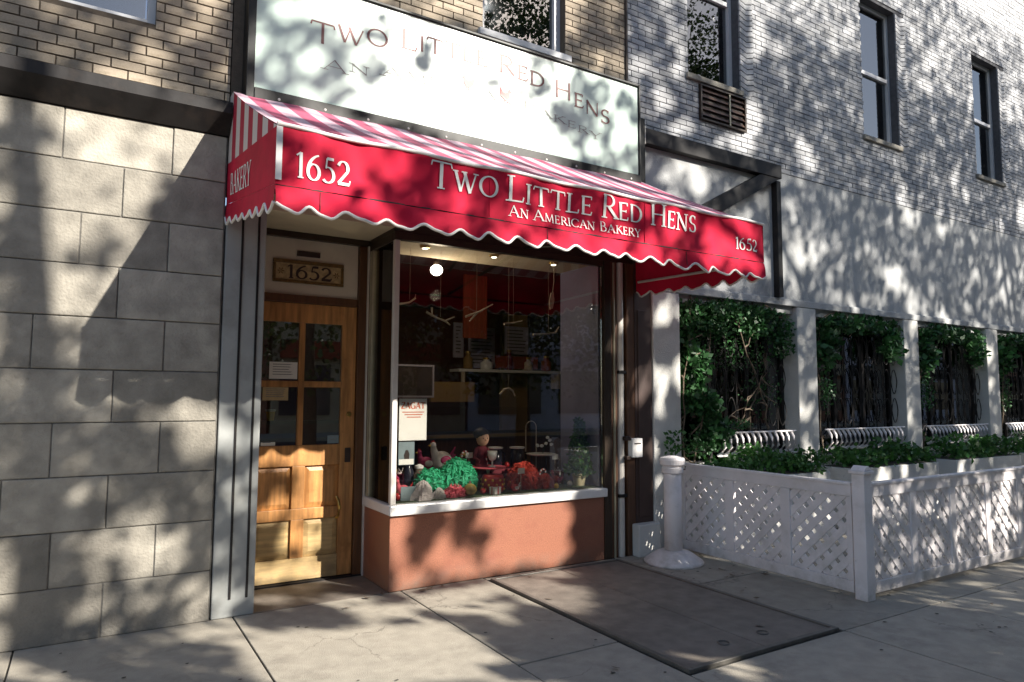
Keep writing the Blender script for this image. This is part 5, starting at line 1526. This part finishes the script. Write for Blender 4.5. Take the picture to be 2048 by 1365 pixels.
(0,-0.025,0.03,5.93,-9.1,-17.18,4.42),
(0,2.751,-0.355,1.65,-4.24,-1.15,-2.08),
(0,-0.788,-1.206,2.48,-4.7,-3.21,-5.58),
(1,2.877,2.33,13.63,4.84,1.98,-7.36),
(1,2.794,2.249,12.21,-0.17,0.86,-14.1),
(1,2.83,1.626,8.68,-4.42,-2.01,-7.9),
(1,2.88,1.727,14.71,-0.25,0.25,-16.67),
(1,2.792,1.379,14.71,-0.19,0.0,-12.66),
(1,2.72,0.965,21.73,-0.35,-0.17,-8.0),
(1,2.779,0.624,18.51,-0.19,-0.58,-10.41),
(1,2.788,0.335,30.25,-0.63,-0.95,-10.4),
(1,2.558,1.573,11.77,-0.17,0.06,-4.93),
(1,2.317,2.219,19.62,-0.2,0.61,-10.32),
(1,2.296,1.452,23.26,-0.25,0.0,-3.52),
(1,2.301,0.746,18.17,-0.23,-0.23,-4.15),
(1,2.447,0.975,12.98,-0.14,-0.41,-10.52),
(1,2.626,0.065,7.68,-0.1,-0.67,-6.24),
(1,2.95,2.462,23.85,-0.47,1.87,-19.64),
(1,2.653,0.992,15.15,0.0,-0.93,-20.41),
(0,2.837,1.95,6.03,-0.1,0.23,-5.56),
(0,2.924,1.155,8.06,-0.16,-0.07,-4.06),
(0,2.964,1.453,14.49,-0.29,0.0,-5.03),
(0,2.559,1.211,12.82,-0.2,-0.13,-5.21),
(0,2.571,2.038,9.53,-0.15,0.24,-5.08),
(0,2.583,0.541,7.68,-0.11,-0.24,-3.53),
(0,2.915,0.713,10.41,-0.18,-0.18,-3.42),
(1,3.204,1.714,4.57,-0.1,0.1,-4.35),
(1,3.588,0.89,2.58,-0.07,-0.5,-13.87),
(1,3.978,0.982,4.1,-0.1,-0.39,-11.76),
(1,3.609,1.644,16.14,-0.46,0.15,-9.53),
(1,3.68,1.435,12.99,-0.37,0.0,-9.52),
(1,3.277,1.741,6.18,-0.15,0.12,-4.88),
(1,4.078,1.544,8.7,-0.24,0.08,-9.26),
(1,3.51,0.791,4.4,-0.11,-1.07,-24.36),
(1,4.071,1.328,6.1,-0.24,-0.08,-13.15),
(1,3.328,2.313,3.33,-0.13,1.28,-19.28),
(1,3.111,2.35,11.51,-0.19,1.11,-16.15),
(1,3.862,2.295,5.16,-0.16,0.95,-15.41),
(1,2.789,0.348,-11.39,-0.12,9.55,-9.73),
(0,2.521,-0.155,-8.52,-0.15,3.54,-3.83),
(0,2.743,-0.044,-7.67,-0.12,4.88,-5.49),
(0,2.808,0.202,-7.45,-0.06,14.45,-15.42),
(0,2.298,0.186,7.99,-0.15,-0.26,-3.22),
(0,2.313,-0.28,2.84,-0.04,-1.51,-12.64),
(1,2.345,0.655,9.89,-0.22,-1.08,-21.72),
(1,2.507,0.042,9.16,-0.13,-0.79,-7.18),
(1,-1.039,1.429,30.3,1.09,0.0,-7.19),
(1,-1.033,0.774,30.4,1.04,-0.44,-4.89),
(1,-0.132,1.161,12.35,0.27,-0.11,-4.39),
(1,1.041,0.092,1.77,0.34,0.18,-14.89),
(1,0.661,0.05,4.3,0.77,0.15,-17.83),
(1,0.32,-0.208,2.05,-3.17,-0.09,-7.76),
(1,1.025,-0.16,2.48,-4.34,-0.05,-7.56),
(1,0.523,-0.563,4.32,-8.88,-4.15,0.11),
(1,-1.242,-0.7,2.09,-2.81,-1.45,-2.54),
(1,-0.841,-0.749,3.27,-5.48,-2.69,-0.18),
(1,0.651,-0.424,2.74,-5.48,-3.1,0.14),
(1,0.718,-0.534,5.93,-11.77,-1.51,-2.68),
]
from mathutils import noise as mnoise
def shade_fn(uu, vv):
    """how thickly the crowns cover each line of sight to the sun"""
    n = np.array([mnoise.fractal(Vector((a * 2.1, b * 2.1, 3.7)), 0.7, 2.2, 3) for a, b in zip(uu, vv)])
    thr = np.where((vv < 0) & (uu > np.where(vv < -.3, .35 + 1.05 * (vv + .3), .35)) & (uu < 1.9), 9.0, np.where((uu > 1.9) & (uu < 3.2) & (vv < 2.7), .6, np.where(uu > 2.4, .38, .30)))
    base = np.where(n > thr, 0.05, np.where((uu > 1.9) & (uu < 3.2) & (vv < 2.7), 1.8, 1.1))
    bright = ((uu < np.where(vv < -.3, .35 + 1.05 * (vv + .3), .35)) & (vv < 0)) | ((uu < 0.0) & (vv < .6))
    base = np.where(bright, np.where(n > -0.10, 0.05, 1.0), base)
    slope_ = (vv > 1.92) & (vv < 3.5) & (uu < 2.4)
    base = np.where(slope_, np.where(n > -0.05, 0.03, 1.0), base)
    for (val, cx, cy, a, b, c, d) in MASK:
        du, dv = uu - cx, vv - cy
        r2 = (a * du + b * dv) ** 2 + (c * du + d * dv) ** 2
        base = np.where(r2 < (1.12 if val == 1 else 1.0), 0.0 if val == 1 else 2.0, base)
    cap = np.where((vv > 3.4) & (uu < 2.42), .64, np.where(vv > 1.3, .86, 2.0))     # thinner foliage higher up
    cap = np.where((uu > 2.42) & (vv > 2.7), .72, cap)
    cap = np.where((vv > 1.42) & (vv < 1.95) & (uu < 1.75), .66, cap)
    cap = np.where((uu > 1.9) & (uu <= 3.2) & (vv < 2.7), 1.8, cap)
    cap = np.where((uu > 1.9) & (vv < -.05), .72, cap)
    base = np.minimum(base, cap)
    base = np.where(vv > 6.0, base * .35, base)
    edge = np.where(vv < -.3, .35 + 1.05 * (vv + .3), .35)
    return np.where((vv < 0) & (uu > edge) & (uu < 1.9) & (base > .06), 2.0, base)
NL = 322000
uu = rng.uniform(-4.6, 11.5, NL); vv = rng.uniform(-2.7, 7.6, NL)
keep = rng.random(NL) * 2.0 < shade_fn(uu, vv)
uu, vv = uu[keep], vv[keep]
# depth along the line of sight so that each leaf lies inside a crown
dist = rng.uniform(6.2, np.where(vv > 1.0, 13.0, 9.8))
Pts = np.stack([uu + .55 * dist, -dist, vv + .66 * dist], 1)
trunks = [(1.6, -6.95), (5.8, -7.05), (10.2, -6.9), (14.6, -7.0)]
own = np.argmin(np.abs(Pts[:, 0][:, None] - np.array([q[0] for q in trunks])[None]), axis=1)
def leaf_mesh(P, size):
    n = len(P)
    d = rng.normal(size=(n, 3)); d /= np.linalg.norm(d, axis=1)[:, None]
    e = np.cross(d, rng.normal(size=(n, 3))); e /= np.linalg.norm(e, axis=1)[:, None]
    L = size * rng.uniform(.7, 1.3, n)[:, None]
    a = P - d * L * .5; b = P + e * L * .36; c = P + d * L * .5; f = P - e * L * .36
    V = np.stack([a, b, c, f], 1).reshape(-1, 3)
    me = bpy.data.meshes.new('crown')
    me.vertices.add(4 * n); me.vertices.foreach_set('co', V.astype(np.float32).ravel())
    me.loops.add(4 * n); me.loops.foreach_set('vertex_index', np.arange(4 * n, dtype=np.int32))
    me.polygons.add(n); me.polygons.foreach_set('loop_start', np.arange(0, 4 * n, 4, dtype=np.int32))
    me.update(calc_edges=True); me.validate()
    me.materials.append(mt['tree_leaf'])
    return me
tl = ['street tree at the kerb nearest the bakery door', 'street tree at the kerb in front of the display window', 'street tree at the kerb in front of the patio', 'street tree at the kerb at the far end of the restaurant']
for i, (tx, ty) in enumerate(trunks):
    t = thing('street_tree', tl[i], 'tree', (tx, ty, -.12), 'street trees along the kerb')
    P = Pts[own == i]
    o = link('crown', leaf_mesh(P, .12), t); o['kind'] = 'stuff'
    part('trunk', MB().tube([(tx, ty, -.12), (tx + .02, ty, 1.2), (tx - .04, ty - .05, 2.6), (tx + .03, ty - .1, 4.2), (tx + .1, ty - .3, 6.5), (tx, ty - .5, 9.0)], [.19, .15, .135, .12, .075, .03], 10), 'bark', t, sm=True)
    lb = MB()
    if len(P):
        sel = P[rng.integers(0, len(P), 7)]
        for q in sel:
            z0 = min(max(2.8, q[2] - 2.2), 6.4)
            s0 = Vector((tx + .03, ty - .1 - max(0, z0 - 4.2) * .08, z0))
            e0 = Vector(q)
            m0 = s0.lerp(e0, .5) + Vector((random.uniform(-.2, .2), random.uniform(-.2, .2), random.uniform(-.1, .35)))
            lb.tube([s0, m0, e0], [.045, .028, .010], 6)
    part('limb', lb, 'bark', t, sm=True)
